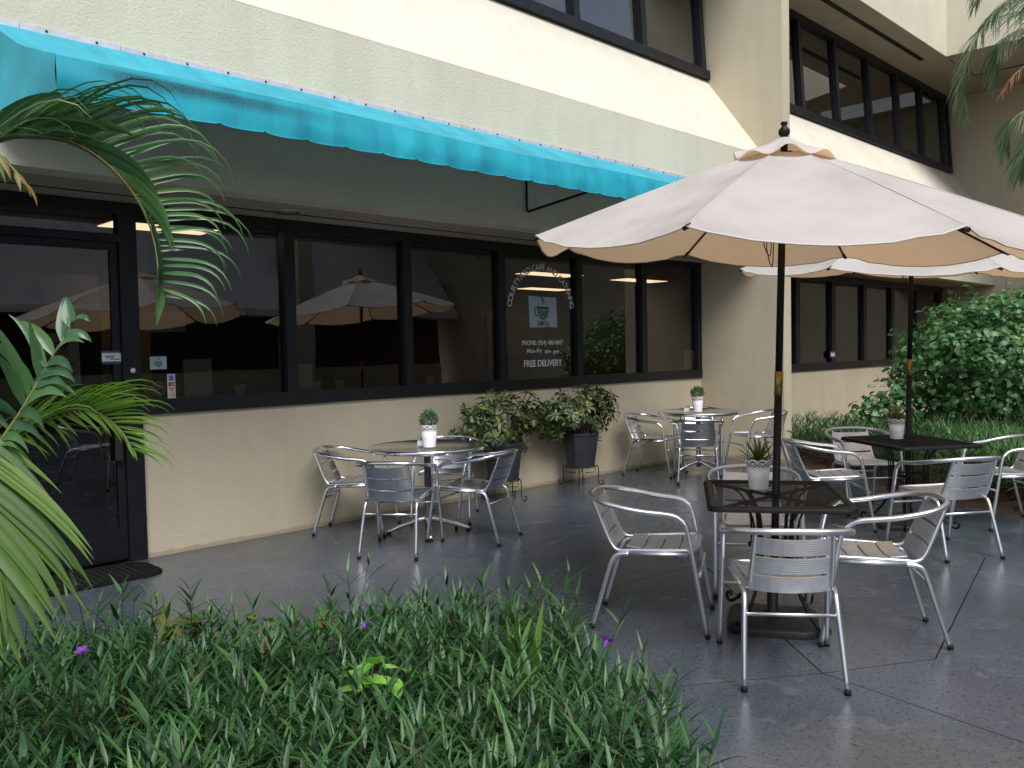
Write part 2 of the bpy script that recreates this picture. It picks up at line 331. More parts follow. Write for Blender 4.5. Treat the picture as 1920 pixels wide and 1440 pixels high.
class MB:
    def __init__(s): s.v = []; s.f = []; s.sm = []
    def add(s, vs, fs, smooth=False):
        o = len(s.v); s.v += [tuple(v) for v in vs]
        s.f += [tuple(i + o for i in f) for f in fs]; s.sm += [smooth] * len(fs)
        return s
    def box(s, a, b):
        x0, y0, z0 = a; x1, y1, z1 = b
        x0, x1 = min(x0, x1), max(x0, x1); y0, y1 = min(y0, y1), max(y0, y1); z0, z1 = min(z0, z1), max(z0, z1)
        v = [(x0, y0, z0), (x1, y0, z0), (x1, y1, z0), (x0, y1, z0), (x0, y0, z1), (x1, y0, z1), (x1, y1, z1), (x0, y1, z1)]
        return s.add(v, [(0, 3, 2, 1), (4, 5, 6, 7), (0, 1, 5, 4), (1, 2, 6, 5), (2, 3, 7, 6), (3, 0, 4, 7)])
    def prism(s, poly, axis, a, b):
        # poly: list of 2-D points; axis 'x' -> (y,z), 'z' -> (x,y), 'y' -> (x,z)
        def P(p, t):
            return {'x': (t, p[0], p[1]), 'y': (p[0], t, p[1]), 'z': (p[0], p[1], t)}[axis]
        n = len(poly)
        v = [P(p, a) for p in poly] + [P(p, b) for p in poly]
        f = [tuple(range(n)), tuple(range(2 * n - 1, n - 1, -1))] + [(i, i + n, (i + 1) % n + n, (i + 1) % n) for i in range(n)]
        return s.add(v, f)
    def tube(s, path, r, n=8, cap=True, closed=False):
        P = [Vector(p) for p in path]; m = len(P)
        rs = r if isinstance(r, (list, tuple)) else [r] * m
        T = []
        for i in range(m):
            a = P[i - 1] if (i > 0 or closed) else P[i]; b = P[(i + 1) % m] if (i < m - 1 or closed) else P[i]
            T.append((b - a).normalized() if (b - a).length > 1e-9 else Vector((0, 0, 1)))
        up = Vector((0, 0, 1)) if abs(T[0].z) < 0.9 else Vector((1, 0, 0))
        u = (up - T[0] * up.dot(T[0])).normalized()
        vs = []
        for i in range(m):
            u = u - T[i] * u.dot(T[i])
            u = u.normalized() if u.length > 1e-6 else T[i].orthogonal().normalized()
            w_ = T[i].cross(u)
            for k in range(n):
                a = 2 * math.pi * k / n
                vs.append(P[i] + (u * math.cos(a) + w_ * math.sin(a)) * rs[i])
        fs = []
        for i in range(m if closed else m - 1):
            j = (i + 1) % m
            for k in range(n):
                fs.append((i * n + k, i * n + (k + 1) % n, j * n + (k + 1) % n, j * n + k))
        s.add(vs, fs, True)
        if cap and not closed:
            o = len(s.v) - len(vs)
            s.f.append(tuple(o + k for k in range(n - 1, -1, -1))); s.sm.append(False)
            s.f.append(tuple(o + (m - 1) * n + k for k in range(n))); s.sm.append(False)
        return s
    def lathe(s, prof, n=24, c=(0, 0, 0), smooth=True, close=True):
        vs = []; fs = []
        for r, z in prof:
            for k in range(n):
                a = 2 * math.pi * k / n
                vs.append((c[0] + r * math.cos(a), c[1] + r * math.sin(a), c[2] + z))
        for i in range(len(prof) - 1):
            for k in range(n):
                fs.append((i * n + k, i * n + (k + 1) % n, (i + 1) * n + (k + 1) % n, (i + 1) * n + k))
        s.add(vs, fs, smooth)
        if close:
            o = len(s.v) - len(vs); L = len(prof) - 1
            if prof[0][0] > 1e-5: s.f.append(tuple(o + k for k in range(n - 1, -1, -1))); s.sm.append(False)
            if prof[L][0] > 1e-5: s.f.append(tuple(o + L * n + k for k in range(n))); s.sm.append(False)
        return s
    def grid(s, P, smooth=True, flip=False):
        # P[i][j] points
        r, c = len(P), len(P[0])
        vs = [p for row in P for p in row]
        fs = []
        for i in range(r - 1):
            for j in range(c - 1):
                q = (i * c + j, i * c + j + 1, (i + 1) * c + j + 1, (i + 1) * c + j)
                fs.append(q[::-1] if flip else q)
        return s.add(vs, fs, smooth)
    def blade(s, base, d, up, L, W, droop=0.4, segs=4, fold=0.25, shape=None, late=False):
        p = Vector(base); d = Vector(d).normalized(); up = Vector(up)
        rows = []
        g = Vector((0, 0, -1))
        for i in range(segs + 1):
            t = i / segs
            sd_ = d.cross(up)
            if sd_.length < 1e-4: sd_ = d.orthogonal()
            sd_.normalize(); nn = sd_.cross(d).normalized()
            wv = (shape(t) if shape else math.sin(math.pi * (0.12 + 0.88 * t) ** 0.8) ** 0.8 if t < 1 else 0) * W * 0.5
            wv = max(wv, 0.0004)
            rows.append([p + sd_ * wv + nn * wv * fold, p.copy(), p - sd_ * wv + nn * wv * fold])
            d = (d + g * (droop / segs) * (3.2 * t * t * t * 1.4 if late else 0.4 + 1.2 * t)).normalized()
            p = p + d * (L / segs)
        return s.grid(rows, True)
    def mesh(s, name):
        me = bpy.data.meshes.new(name)
        me.from_pydata(s.v, [], s.f)
        me.polygons.foreach_set('use_smooth', s.sm)
        me.update()
        return me
    def build(s, name, mat, parent=None, kind=None, label=None):
        me = s.mesh(name); me.materials.append(mat)
        return link(name, me, parent, kind, label)

def link(name, data, parent=None, kind=None, label=None):
    o = bpy.data.objects.new(name, data); COL.objects.link(o)
    if parent is not None: o.parent = parent
    if kind: o['kind'] = kind
    if label: o['label'] = label
    return o

def thing(name, label, cat, loc=(0, 0, 0), rz=0, group=None):
    o = link(name, None); o.location = loc; o.rotation_euler = (0, 0, rz); o.empty_display_size = 0.1
    tag(o, label, cat, group)
    return o

def tag(o, label, cat, group=None):
    o['label'] = label; o['category'] = cat
    if group: o['group'] = group
    return o

def copy_tree(o, parent=None):
    c = o.copy(); COL.objects.link(c); c.parent = parent
    for ch in list(o.children): copy_tree(ch, c)
    return c

def boxp(name, a, b, mat, parent=None, kind=None, label=None, bev=0.0):
    me = MB().box(a, b)
    o = me.build(name, mat, parent, kind, label)
    if bev:
        md = o.modifiers.new('bevel', 'BEVEL'); md.width = bev; md.segments = 2; md.limit_method = 'ANGLE'
    return o

def text_mesh(body, size, ext=0.0006):
    cu = bpy.data.curves.new('t', 'FONT'); cu.body = body; cu.size = size; cu.extrude = ext; cu.align_x = 'CENTER'; cu.align_y = 'CENTER'
    cu.resolution_u = 3; cu.offset = size * 0.014
    o = bpy.data.objects.new('t', cu); COL.objects.link(o)
    bpy.context.view_layer.update()
    me = bpy.data.meshes.new_from_object(o.evaluated_get(bpy.context.evaluated_depsgraph_get()))
    bpy.data.objects.remove(o); bpy.data.curves.remove(cu)
    return me

def text(name, body, size, loc, mat, parent, rot=(R(90), 0, 0), width=None):
    me = text_mesh(body, size); me.name = name; me.materials.clear(); me.materials.append(mat)
    o = link(name, me, parent); o.location = loc; o.rotation_euler = rot
    if width:
        xs = [v.co.x for v in me.vertices]; k = width / (max(xs) - min(xs)); o.scale = (k, 1, 1)
    return o

def tri_poly(name, pts, y, th, mat, parent):
    return MB().prism(pts, 'y', y, y - th).build(name, mat, parent)

# ================================================================== THE SETTING
# ground under everything
g = MB(); g.add([(-60, -60, -0.06), (80, -60, -0.06), (80, 80, -0.06), (-60, 80, -0.06)], [(0, 1, 2, 3)])
g.build('ground', M['soil'], kind='structure')

# paving: scored concrete slabs, each its own piece
pav = link('paving', None, kind='structure')
A_ = (3.81, 1.79); B_ = (4.35, 1.47); C_ = (6.65, 1.91); E_ = (8.02, 1.55); D_ = (3.65, 0.91); D2 = (3.42, -0.4); Fp = (3.27, 2.17); F2 = (2.55, 2.68); G_ = (5.2, 3.33); L1 = (2.2, 3.72); L2 = (8.75, 2.88)
slabs = [
    [A_, D_, D2, (3.2, -6), (9.5, -6), (8.3, 0.4), E_, C_, B_],
    [A_, Fp, F2, (-3, 4.2), (-3, -6), (3.2, -6), D2, D_],
    [A_, G_, L1, (-3, 4.35), (-3, 4.2), F2, Fp],
    [A_, B_, C_, E_, L2, G_],
    [L1, G_, L2, (10.35, 5.25), (10.37, 6.64), (-3, 6.64), (-3, 4.35)],
]
def inset(poly, d):
    n = len(poly); c = sum((Vector(p) for p in poly), Vector((0, 0))) / n
    area = sum(poly[i][0] * poly[(i + 1) % n][1] - poly[(i + 1) % n][0] * poly[i][1] for i in range(n))
    sg = 1 if area > 0 else -1
    out = []
    for i in range(n):
        a, b, c_ = Vector(poly[i - 1]), Vector(poly[i]), Vector(poly[(i + 1) % n])
        e1 = (b - a).normalized(); e2 = (c_ - b).normalized()
        n1 = Vector((-e1.y, e1.x)) * sg; n2 = Vector((-e2.y, e2.x)) * sg
        bi = (n1 + n2); bi = bi.normalized() if bi.length > 1e-6 else n1
        out.append(b + bi * d / max(0.35, bi.dot(n1)))
    return out, sg
for poly in slabs:
    bot, sg = inset(poly, 0.0026); top, _ = inset(poly, 0.0038)
    if sg < 0: bot.reverse(); top.reverse()
    n = len(bot); mb = MB()
    v = [(p.x, p.y, -0.05) for p in bot] + [(p.x, p.y, -0.002) for p in bot] + [(p.x, p.y, 0.0) for p in top]
    f = [tuple(range(2 * n, 3 * n))]
    for lv in (0, 1):
        f += [(lv * n + i, lv * n + (i + 1) % n, (lv + 1) * n + (i + 1) % n, (lv + 1) * n + i) for i in range(n)]
    mb.add(v, f); so = mb.build('slab', M['pave'], pav); so.data.materials.append(M['joint'])
    for pl in so.data.polygons:
        if pl.index > 0: pl.material_index = 1

# planting bed on the right (bark mulch heaped against the building)
bed = [(10.37, 5.27), (8.78, 2.88), (8.06, 1.55), (8.34, 0.4), (9.6, -6), (20.3, -6), (20.3, 6.64), (10.56, 6.64), (10.56, 5.27)]
mb = MB(); nx = 60
pts = []
for i in range(61):
    row = []
    for j in range(61):
        u_, v_ = i / 60, j / 60
        y = -6 + 12.64 * v_
        xl = 9.6 + (8.34 - 9.6) * (y + 6) / 6.4 if y < 0.4 else 8.34 + (8.06 - 8.34) * (y - 0.4) / 1.15 if y < 1.55 else 8.06 + 0.72 * (y - 1.55) / 1.33 if y < 2.88 else 8.78 + 1.59 * (y - 2.88) / 2.39 if y < 5.27 else 10.56
        x = xl + (20.3 - xl) * u_ ** 1.6
        z = -0.03 + 0.09 * min(1, u_ * 6) + 0.02 * noise.noise(Vector((x * 3, y * 3, 0)))
        row.append((x, y, z))
    pts.append(row)
mb.grid(pts, True, True)
mb.build('planting_bed', M['mulch'], kind='structure')
# loose bark chips
mb = MB()
for i in range(2600):
    x = random.uniform(8.4, 14.5); y = random.uniform(1.6, 6.6)
    if x < 8.2 + max(0, (y - 1.55)) * 0.62: continue
    c = Vector((x, y, 0.06 + random.uniform(0, 0.02)))
    a = random.uniform(0, 6.28); l = random.uniform(0.015, 0.05); w_ = l * random.uniform(0.2, 0.5)
    d1 = Vector((math.cos(a), math.sin(a), random.uniform(-.4, .4))) * l; d2 = Vector((-math.sin(a), math.cos(a), random.uniform(-.3, .3))) * w_
    mb.add([c - d1 - d2, c + d1 - d2, c + d1 + d2, c - d1 + d2, c + Vector((0, 0, 0.012))], [(0, 1, 4), (1, 2, 4), (2, 3, 4), (3, 0, 4)])
tag(mb.build('bark_chips', M['mulch'], kind='stuff'), 'red brown bark mulch scattered along the foot of the wall', 'mulch')

# ------------------------------------------------------------------ CAFE BUILDING (left bay)
YW, YF, XR = 6.63, 5.64, 10.37
cafe = thing('cafe_building', 'cream stucco cafe building with dark ribbon windows behind the awning', 'building', (2.58, YW, 0))
def W(o):  # parts are written in world coordinates
    o.matrix_parent_inverse = Matrix.Translation(-Vector(o.parent.location)); return o
XL = -4.0
W(boxp('lower_wall', (2.585, YW, -0.05), (XR, YW + 0.2, 1.11), M['stucco'], cafe))
W(MB().prism([(YF, 2.70), (YF, 4.04), (YF + 0.02, 4.065), (6.49, 5.19), (6.9, 5.19), (6.9, 2.95), (YF + 0.2, 2.95), (YF + 0.2, 2.70)], 'x', XL, XR).build('fascia', M['fascia'], cafe))
W(MB().prism([(YF - 0.001, 4.034), (YF - 0.001, 4.041), (YF + 0.016, 4.070), (6.488, 5.205), (6.50, 5.195), (YF + 0.03, 4.06)], 'x', XL, XR - 0.002).build('sloped_sill', M['slope'], cafe))
W(boxp('soffit', (XL, YF + 0.2, 2.715), (XR, 6.62, 2.80), M['soffit'], cafe))
W(boxp('soffit_groove', (XL, 6.30, 2.709), (XR, 6.318, 2.716), M['frame'], cafe))
W(boxp('return_wall', (XR, 5.37, -0.05), (XR + 0.2, 6.9, 8.6), M['stucco'], cafe))
W(boxp('upper_soffit', (XL, 5.66, 6.86), (XR, 6.9, 6.95), M['soffit'], cafe))
W(boxp('upper_fascia', (XL, YF, 6.88), (XR, YF + 0.25, 8.4), M['fascia'], cafe))
W(boxp('roof', (XL, YF + 0.25, 7.2), (XR, 13.5, 7.4), M['soffit'], cafe))

# recessed soffit light
ml = MB().lathe([(0.075, 0.0), (0.095, -0.012), (0.11, 0.0), (0.11, 0.01), (0.0, 0.01)], 24, (3.66, 6.24, 2.712), close=False)
W(ml.build('recessed_light', M['steel'], cafe))

# storefront ribbon window
sf = MB(); sf.box((2.46, 6.600, 1.11), (XR - 0.002, 6.70, 1.225)); sf.box((-1.2, 6.600, 2.625), (XR - 0.002, 6.70, 2.712))
sfo = W(sf.build('storefront_frame', M['frame'], cafe))
def S2(o):
    o.matrix_parent_inverse = (Matrix.Translation(Vector(cafe.location))).inverted() ; return o
MUL = [2.525, 3.89, 5.175, 6.46, 7.745, 9.03, 10.315]
for i, mx_ in enumerate(MUL):
    hw = 0.066 if i == 0 else 0.052
    z0 = -0.02 if i == 0 else 1.225
    o = boxp('mullion', (mx_ - hw, 6.603, z0), (mx_ + hw, 6.70, 2.625), M['frame'], sfo); W2 = o
    if i == 0: o['label'] = 'door jamb post running down to the paving'
def place_child(o): return o
for i in range(6):
    o = boxp('pane', (MUL[i] + 0.05, 6.66, 1.22), (MUL[i + 1] - 0.05, 6.666, 2.63), M['glass'], sfo)
boxp('inner_stool', (2.6, 6.70, 1.16), (XR - 0.01, 6.95, 1.20), M['frame'], sfo)
# lettering on the fourth pane
YG = 6.657
def arc_text(s_, cx, cz, rad, size, a0, a1):
    ms = [text_mesh(ch, size) if ch != ' ' else None for ch in s_]
    ws = []
    for ch, me in zip(s_, ms):
        if me is None: ws.append(size * 0.34); continue
        xs = [v.co.x for v in me.vertices]; ws.append(max(xs) - min(xs) + size * 0.13)
    tot = sum(ws); a = a0; k = (a1 - a0) / tot
    for ch, me, w_ in zip(s_, ms, ws):
        a += w_ * k / 2
        if me is not None:
            me.materials.clear(); me.materials.append(M['vinyl'])
            o = link('letter', me, sfo)
            o.matrix_local = Matrix.Translation((cx + rad * math.sin(a), YG, cz + rad * math.cos(a))) @ Matrix.Rotation(a, 4, 'Y') @ Matrix.Rotation(R(90), 4, 'X')
        a += w_ * k / 2
arc_text('COURTYARD CAFÉ AND CATERING', 7.140, 1.955, 0.525, 0.100, R(-82), R(82))
text('lettering', 'PHONE: (954) 480-9847', 0.075, (7.145, YG, 1.625), M['vinyl'], sfo, width=0.68)
text('lettering', 'Mon-Fri', 0.070, (7.00, YG, 1.535), M['vinyl'], sfo, width=0.235)
text('lettering', 'am-', 0.070, (7.235, YG, 1.529), M['vinyl'], sfo, width=0.115)
text('lettering', 'pm', 0.070, (7.37, YG, 1.524), M['vinyl'], sfo, width=0.095)
text('lettering', 'FREE DELIVERY', 0.105, (7.145, YG, 1.39), M['vinyl'], sfo, width=0.635)

def half_disc(cx, cz, r, n=20, k=1.0):
    return [(cx + r * math.cos(a), cz + r * k * math.sin(a)) for a in [math.pi + math.pi * i / n for i in range(n + 1)]]
def logo(parent, cx, cz, s, y, words=True, colour=True):
    """cup shaped like a slice of citrus, with steam and the name beneath; drawn about 1 unit high"""
    dk = M['limed'] if colour else M['ink']; lt = M['limel'] if colour else M['papergrey']
    lay = lambda k: y - 0.0012 * k
    tri_poly('logo_print', half_disc(cx + 0.06 * s, cz, 0.21 * s, 20, 1.25), lay(0), 0.0008, dk, parent)
    tri_poly('logo_print', half_disc(cx + 0.06 * s, cz - 0.01 * s, 0.165 * s, 20, 1.25), lay(1), 0.0008, lt, parent)
    for i in range(4):
        a0 = math.pi + math.pi * (i + 0.10) / 4; a1 = math.pi + math.pi * (i + 0.90) / 4
        P = [(cx + 0.06 * s + 0.02 * s * math.cos((a0 + a1) / 2), cz - 0.02 * s + 0.02 * s * math.sin((a0 + a1) / 2))]
        P += [(cx + 0.06 * s + 0.145 * s * math.cos(a0 + (a1 - a0) * j / 5), cz - 0.02 * s + 0.145 * s * 1.22 * math.sin(a0 + (a1 - a0) * j / 5)) for j in range(6)]
        tri_poly('logo_print', P, lay(2), 0.0008, dk, parent)
    tri_poly('logo_print', [(cx - 0.155 * s, cz + 0.055 * s), (cx - 0.155 * s, cz + 0.005 * s), (cx + 0.27 * s, cz + 0.005 * s), (cx + 0.27 * s, cz + 0.055 * s)], lay(0), 0.0008, M['ink'], parent)
    hp = catmull([(cx - 0.15 * s, y - .001, cz + 0.05 * s), (cx - 0.22 * s, y - .001, cz + 0.05 * s), (cx - 0.245 * s, y - .001, cz - 0.06 * s), (cx - 0.2 * s, y - .001, cz - 0.17 * s), (cx - 0.15 * s, y - .001, cz - 0.15 * s)], 4)
    MB().tube(hp, 0.012 * s, 5).build('logo_print', M['ink'], parent)
    for dx, h in ((0.03, 1.0), (0.08, 0.7)):
        sp = catmull([(cx + dx * s, y - .001, cz + 0.12 * s), (cx + (dx + 0.03) * s, y - .001, cz + (0.12 + 0.09 * h) * s), (cx + (dx - 0.04) * s, y - .001, cz + (0.12 + 0.2 * h) * s), (cx + (dx + 0.01) * s, y - .001, cz + (0.12 + 0.32 * h) * s)], 4)
        MB().tube(sp, [0.014 * s * (1 - abs(2 * i / (len(sp) - 1) - 1) * 0.8) for i in range(len(sp))], 5).build('logo_print', M['ink'], parent)
    if words:
        text('logo_print', 'LEMON', 0.17 * s, (cx + 0.05 * s, lay(1), cz - 0.36 * s), M['limed'], parent, width=0.40 * s)
        text('logo_print', 'café', 0.12 * s, (cx + 0.22 * s, lay(2), cz - 0.45 * s), M['limed'], parent, width=0.17 * s)
MB().prism([(6.92, 2.155), (7.385, 2.145), (7.395, 1.805), (6.935, 1.80)], 'y', YG + 0.001, YG - 0.0005).build('logo_sheet', M['sheet'], sfo)
logo(sfo, 7.13, 2.01, 0.46, YG - 0.001)
# small stickers by the door
boxp('window_sticker', (2.68, YG - 0.0005, 1.455), (2.81, YG + 0.001, 1.555), M['sheet'], sfo)
logo(sfo, 2.74, 1.508, 0.13, YG - 0.001, words=False, colour=False)
boxp('card_sticker', (2.81, YG - 0.0005, 1.205 + 0.02), (2.873, YG + 0.001, 1.415), M['paper'], sfo)
boxp('card_print', (2.822, YG - 0.0012, 1.362), (2.861, YG - 0.0006, 1.405), M['blue2'], sfo)
boxp('card_print', (2.818, YG - 0.0012, 1.318), (2.866, YG - 0.0006, 1.352), M['ink'], sfo)
for dx, mm in ((0.834, 'red'), (0.850, 'orange')):
    tri_poly('card_print', [(2 + dx + 0.014 * math.cos(a * 0.524), 1.335 + 0.014 * math.sin(a * 0.524)) for a in range(12)], YG - 0.0013 - (0.0003 if mm == 'orange' else 0), 0.0006, M[mm], sfo)
boxp('card_print', (2.818, YG - 0.0012, 1.300), (2.866, YG - 0.0006, 1.306), M['blue'], sfo)
text('card_print', 'VISA', 0.02, (2.842, YG - 0.001, 1.288), M['blue'], sfo, width=0.036)
boxp('card_print', (2.818, YG - 0.0012, 1.270), (2.866, YG - 0.0006, 1.275), M['orange'], sfo)
text('card_print', 'DISCOVER', 0.012, (2.842, YG - 0.001, 1.253), M['ink'], sfo, width=0.044)
tri_poly('card_print', [(2.84, 1.236), (2.868, 1.236), (2.868, 1.246)], YG - 0.0006, 0.0006, M['orange'], sfo)
tri_poly('round_sticker', [(2.742 + 0.06 * math.cos(a * math.pi / 14), 1.302 + 0.06 * math.sin(a * math.pi / 14)) for a in range(28)], 6.674, 0.001, M['papergrey'], sfo)
text('round_sticker_print', 'Google', 0.03, (2.742, 6.672, 1.29), M['ink'], sfo, width=0.08)
# papers taped inside the glass
MB().prism([(2.95, 1.525), (3.185, 1.53), (3.19, 1.235), (2.955, 1.23)], 'y', 6.676, 6.675).build('taped_paper', M['papergrey'], sfo)
MB().prism([(10.02, 1.50), (10.26, 1.50), (10.26, 1.24), (10.02, 1.235)], 'y', 6.676, 6.675).build('taped_paper', M['papergrey'], sfo)
MB().prism([(2.66, 1.90), (2.98, 1.91), (2.98, 1.75), (2.67, 1.74)], 'y', 6.676, 6.675).build('taped_paper', M['papergrey'], sfo)
MB().prism([(3.93, 1.24), (4.13, 1.24), (4.13, 1.46), (3.93, 1.46)], 'y', 6.676, 6.675).build('taped_paper', M['papergrey'], sfo)

# entrance door and transom
dr = MB()
dr.box((2.40, 6.63, 0.03), (2.455, 6.675, 2.41)); dr.box((1.30, 6.63, 0.03), (1.42, 6.675, 2.41))
dr.box((1.42, 6.632, 0.03), (2.40, 6.673, 0.26)); dr.box((1.42, 6.632, 2.355), (2.40, 6.673, 2.41))
door = dr.build('entrance_door', M['frame'], cafe)
door.location = (0, 0, 0)
def to_cafe(o): o.matrix_parent_inverse = Matrix.Translation(-Vector(cafe.location)); return o
to_cafe(door)
boxp('pane', (1.41, 6.65, 0.25), (2.41, 6.655, 2.36), M['glass'], door)
boxp('push_handle', (2.375, 6.585, 0.78), (2.425, 6.605, 1.02), M['base'], door, bev=0.004)
lk = MB().lathe([(0.0, 0.014), (0.018, 0.012), (0.021, 0.0)], 16, (0, 0, 0), close=False).build('lock', M['bar'], door)
lk.location = (2.53, 6.603, 1.452); lk.rotation_euler = (R(90), 0, 0)
boxp('security_sticker', (2.35, 6.6285, 1.545), (2.50 - 0.045, 6.6295, 1.575), M['blue'], door)
boxp('security_sticker', (2.315, 6.626, 1.505), (2.452, 6.6283, 1.605), M['blue'], door)
boxp('security_sticker', (2.315, 6.6252, 1.525), (2.452, 6.6258, 1.588), M['paper'], door)
text('security_print', 'eyexal', 0.034, (2.372, 6.6245, 1.562), M['ink'], door, width=0.06)
boxp('security_print', (2.37, 6.6246, 1.538), (2.44, 6.625, 1.544), M['ink'], door)
MB().prism([(1.925, 1.735), (2.17, 1.74), (2.175, 1.355), (1.93, 1.35)], 'y', 6.662, 6.661).build('door_notice', M['paper'], door)
logo(door, 2.05, 1.66, 0.17, 6.6605, words=True, colour=False)
for i in range(6):
    boxp('notice_print', (1.95 + (0.02 if i % 2 else 0), 6.6600, 1.51 - i * 0.022), (2.14 - (0.03 if i % 3 else 0), 6.6608, 1.516 - i * 0.022), M['ink'], door)
tw = MB(); tw.box((-1.2, 6.605, 2.415), (2.46, 6.695, 2.475)); tw.box((1.16, 6.605, -0.02), (1.29, 6.695, 2.415))
two = to_cafe(tw.build('transom_frame', M['frame'], cafe))
boxp('pane', (-1.2, 6.66, 2.47), (2.46, 6.666, 2.63), M['glass'], two)
boxp('pane', (-1.2, 6.66, -0.02), (1.17, 6.666, 2.42), M['glass'], two)

# upper windows (leaning back a little)
def upper_window(parent, x0, x1, mulls, zb=5.205, zt=6.87, y=6.47):
    fr = MB(); fr.box((x0, -0.05, 0), (x1, 0.07, 0.12)); fr.box((x0, -0.05, zt - zb - 0.12), (x1, 0.07, zt - zb))
    fo = fr.build('upper_window_frame', M['frame'], parent)
    fo.matrix_parent_inverse = Matrix.Translation(-Vector(parent.location))
    fo.location = (0, y, zb); fo.rotation_euler = (R(-3.5), 0, 0)
    for mx_ in mulls:
        boxp('mullion', (mx_ - 0.05, -0.045, 0.12), (mx_ + 0.05, 0.07, zt - zb - 0.12), M['frame'], fo)
    ms = sorted(mulls)
    for a, b in zip(ms[:-1], ms[1:]):
        boxp('pane', (a + 0.048, 0.02, 0.118), (b - 0.048, 0.026, zt - zb - 0.118), M['upglass'], fo)
    return fo
upper_window(cafe, -0.2, XR - 0.003, [-0.14, 1.17, 2.45, 3.73, 5.02, 6.30, 7.59, 8.89, 10.24])
W(boxp('room_behind', (-4, 9.5, 5.0), (XR, 9.6, 7.2), M['roomwall'], cafe))
W(boxp('upper_floor', (-4, 6.9, 4.95), (XR, 9.5, 5.05), M['roomfloor'], cafe))

# ------------------------------------------------------------------ OFFICE WING (right bay)
wing = thing('office_wing', 'cream stucco wing with ribbon windows behind the shrub, right of the projecting wall', 'building', (15.4, YW, 0))
X0, X1 = XR + 0.2, 20.3
W(boxp('lower_wall', (X0, YW, -0.05), (X1, YW + 0.2, 1.11), M['stucco'], wing))
W(MB().prism([(YF, 2.73), (YF, 4.04), (YF + 0.02, 4.065), (6.49, 5.19), (6.9, 5.19), (6.9, 2.95), (YF + 0.2, 2.95), (YF + 0.2, 2.73)], 'x', X0, X1).build('fascia', M['fascia'], wing))
W(MB().prism([(YF - 0.001, 4.034), (YF - 0.001, 4.041), (YF + 0.016, 4.070), (6.488, 5.205), (6.50, 5.195), (YF + 0.03, 4.06)], 'x', X0, X1).build('sloped_sill', M['slope'], wing))
W(boxp('soffit', (X0, YF + 0.2, 2.74), (X1, 6.62, 2.82), M['soffit'], wing))
W(boxp('upper_soffit', (X0, 5.66, 6.87), (X1, 6.9, 6.95), M['soffit'], wing))
W(boxp('soffit_vent', (11.0, 5.96, 6.862), (17.1, 6.05, 6.871), M['frame'], wing))
W(boxp('upper_fascia', (X0, YF, 6.88), (17.28, YF + 0.25, 9.2), M['fascia'], wing))
W(boxp('roof', (X0, YF + 0.25, 7.2), (X1, 13.5, 7.4), M['soffit'], wing))
WM = [10.65, 11.93, 13.24, 14.57, 15.90, 17.22, 18.54, 19.86]
wf = MB(); wf.box((X0, 6.600, 1.11), (X1 - 0.3, 6.70, 1.225)); wf.box((X0, 6.600, 2.625), (X1 - 0.3, 6.70, 2.735))
wfo = wf.build('ribbon_window_frame', M['frame'], wing); wfo.matrix_parent_inverse = Matrix.Translation(-Vector(wing.location))
for i, mx_ in enumerate(WM):
    boxp('mullion', (mx_ - 0.075, 6.603, 1.225), (mx_ + 0.075, 6.70, 2.625), M['frame'], wfo)
    if i: boxp('pane', (WM[i - 1] + 0.07, 6.66, 1.22), (mx_ - 0.07, 6.666, 2.63), M['glass'], wfo)
boxp('security_sticker', (14.42, 6.598, 1.30), (14.60, 6.6025, 1.42), M['blue'], wfo)
boxp('security_sticker', (14.43, 6.5965, 1.33), (14.59, 6.5978, 1.39), M['paper'], wfo)
upper_window(wing, X0 + 0.002, 20.1, [10.62, 11.85, 13.16, 14.48, 15.86, 17.22, 18.48, 19.8, 20.05])
W(boxp('room_behind', (13.1, 9.5, 0.0), (X1, 9.6, 7.2), M['roomwall'], wing))
W(boxp('upper_room_wall', (X0, 9.5, 3.05), (13.1, 9.6, 7.2), M['roomwall'], wing))
W(boxp('upper_floor', (X0, 6.9, 2.95), (X1, 9.5, 3.05), M['roomfloor'], wing))
W(boxp('partition', (13.0, 6.9, 0), (13.1, 9.5, 7.2), M['roomwall'], wing))

# ------------------------------------------------------------------ END BUILDING on the right
endb = thing('end_building', 'plain cream stucco end wall with deep overhang behind the palm and shrub', 'building', (20.3, 2, 0))
W(boxp('wall', (20.3, -14, -0.05), (20.6, 13.5, 6.9), M['stucco'], endb))
W(boxp('upper_soffit', (17.3, -14, 6.88), (20.3, 5.64, 6.98), M['soffit'], endb))
W(boxp('soffit_groove', (18.9, -14, 6.872), (18.96, 6.3, 6.881), M['frame'], endb))
W(boxp('upper_fascia', (17.28, -14, 6.885), (17.5, YF + 0.24, 9.2), M['fascia'], endb))

# ------------------------------------------------------------------ BUILDING ACROSS THE COURTYARD (seen in the window reflections)
opp = thing('facing_building', 'pale stucco building mirrored in the cafe windows', 'building', (8, -9.5, 0))
W(boxp('lower_wall', (-14, -10.6, -0.05), (20, -10.4, 1.1), M['stucco'], opp))
W(MB().prism([(-9.4, 2.7), (-9.4, 2.9), (-11.2, 5.2), (-11.6, 5.2), (-11.6, 2.7)], 'x', -14, 20).build('fascia', M['oppwhite'], opp))  # front shaped with a deep backward lean to catch sky light for the reflections
W(boxp('window_band', (-14, -10.5, 1.1), (20, -10.45, 2.7), M['frame'], opp))
for i in range(16):
    xx = -12 + i * 2.0
    W(boxp('upper_window', (xx, -11.32, 5.3), (xx + 1.5, -11.28, 6.8), M['frame'], opp))
W(boxp('upper_wall', (-14, -11.6, 5.2), (20, -11.33, 7.6), M['oppwhite'], opp))
for xx in (-6.5, 3.5, 13.5):
    W(boxp('pier', (xx, -10.4, 0), (xx + 0.5, -9.1, 7.6), M['stucco'], opp))

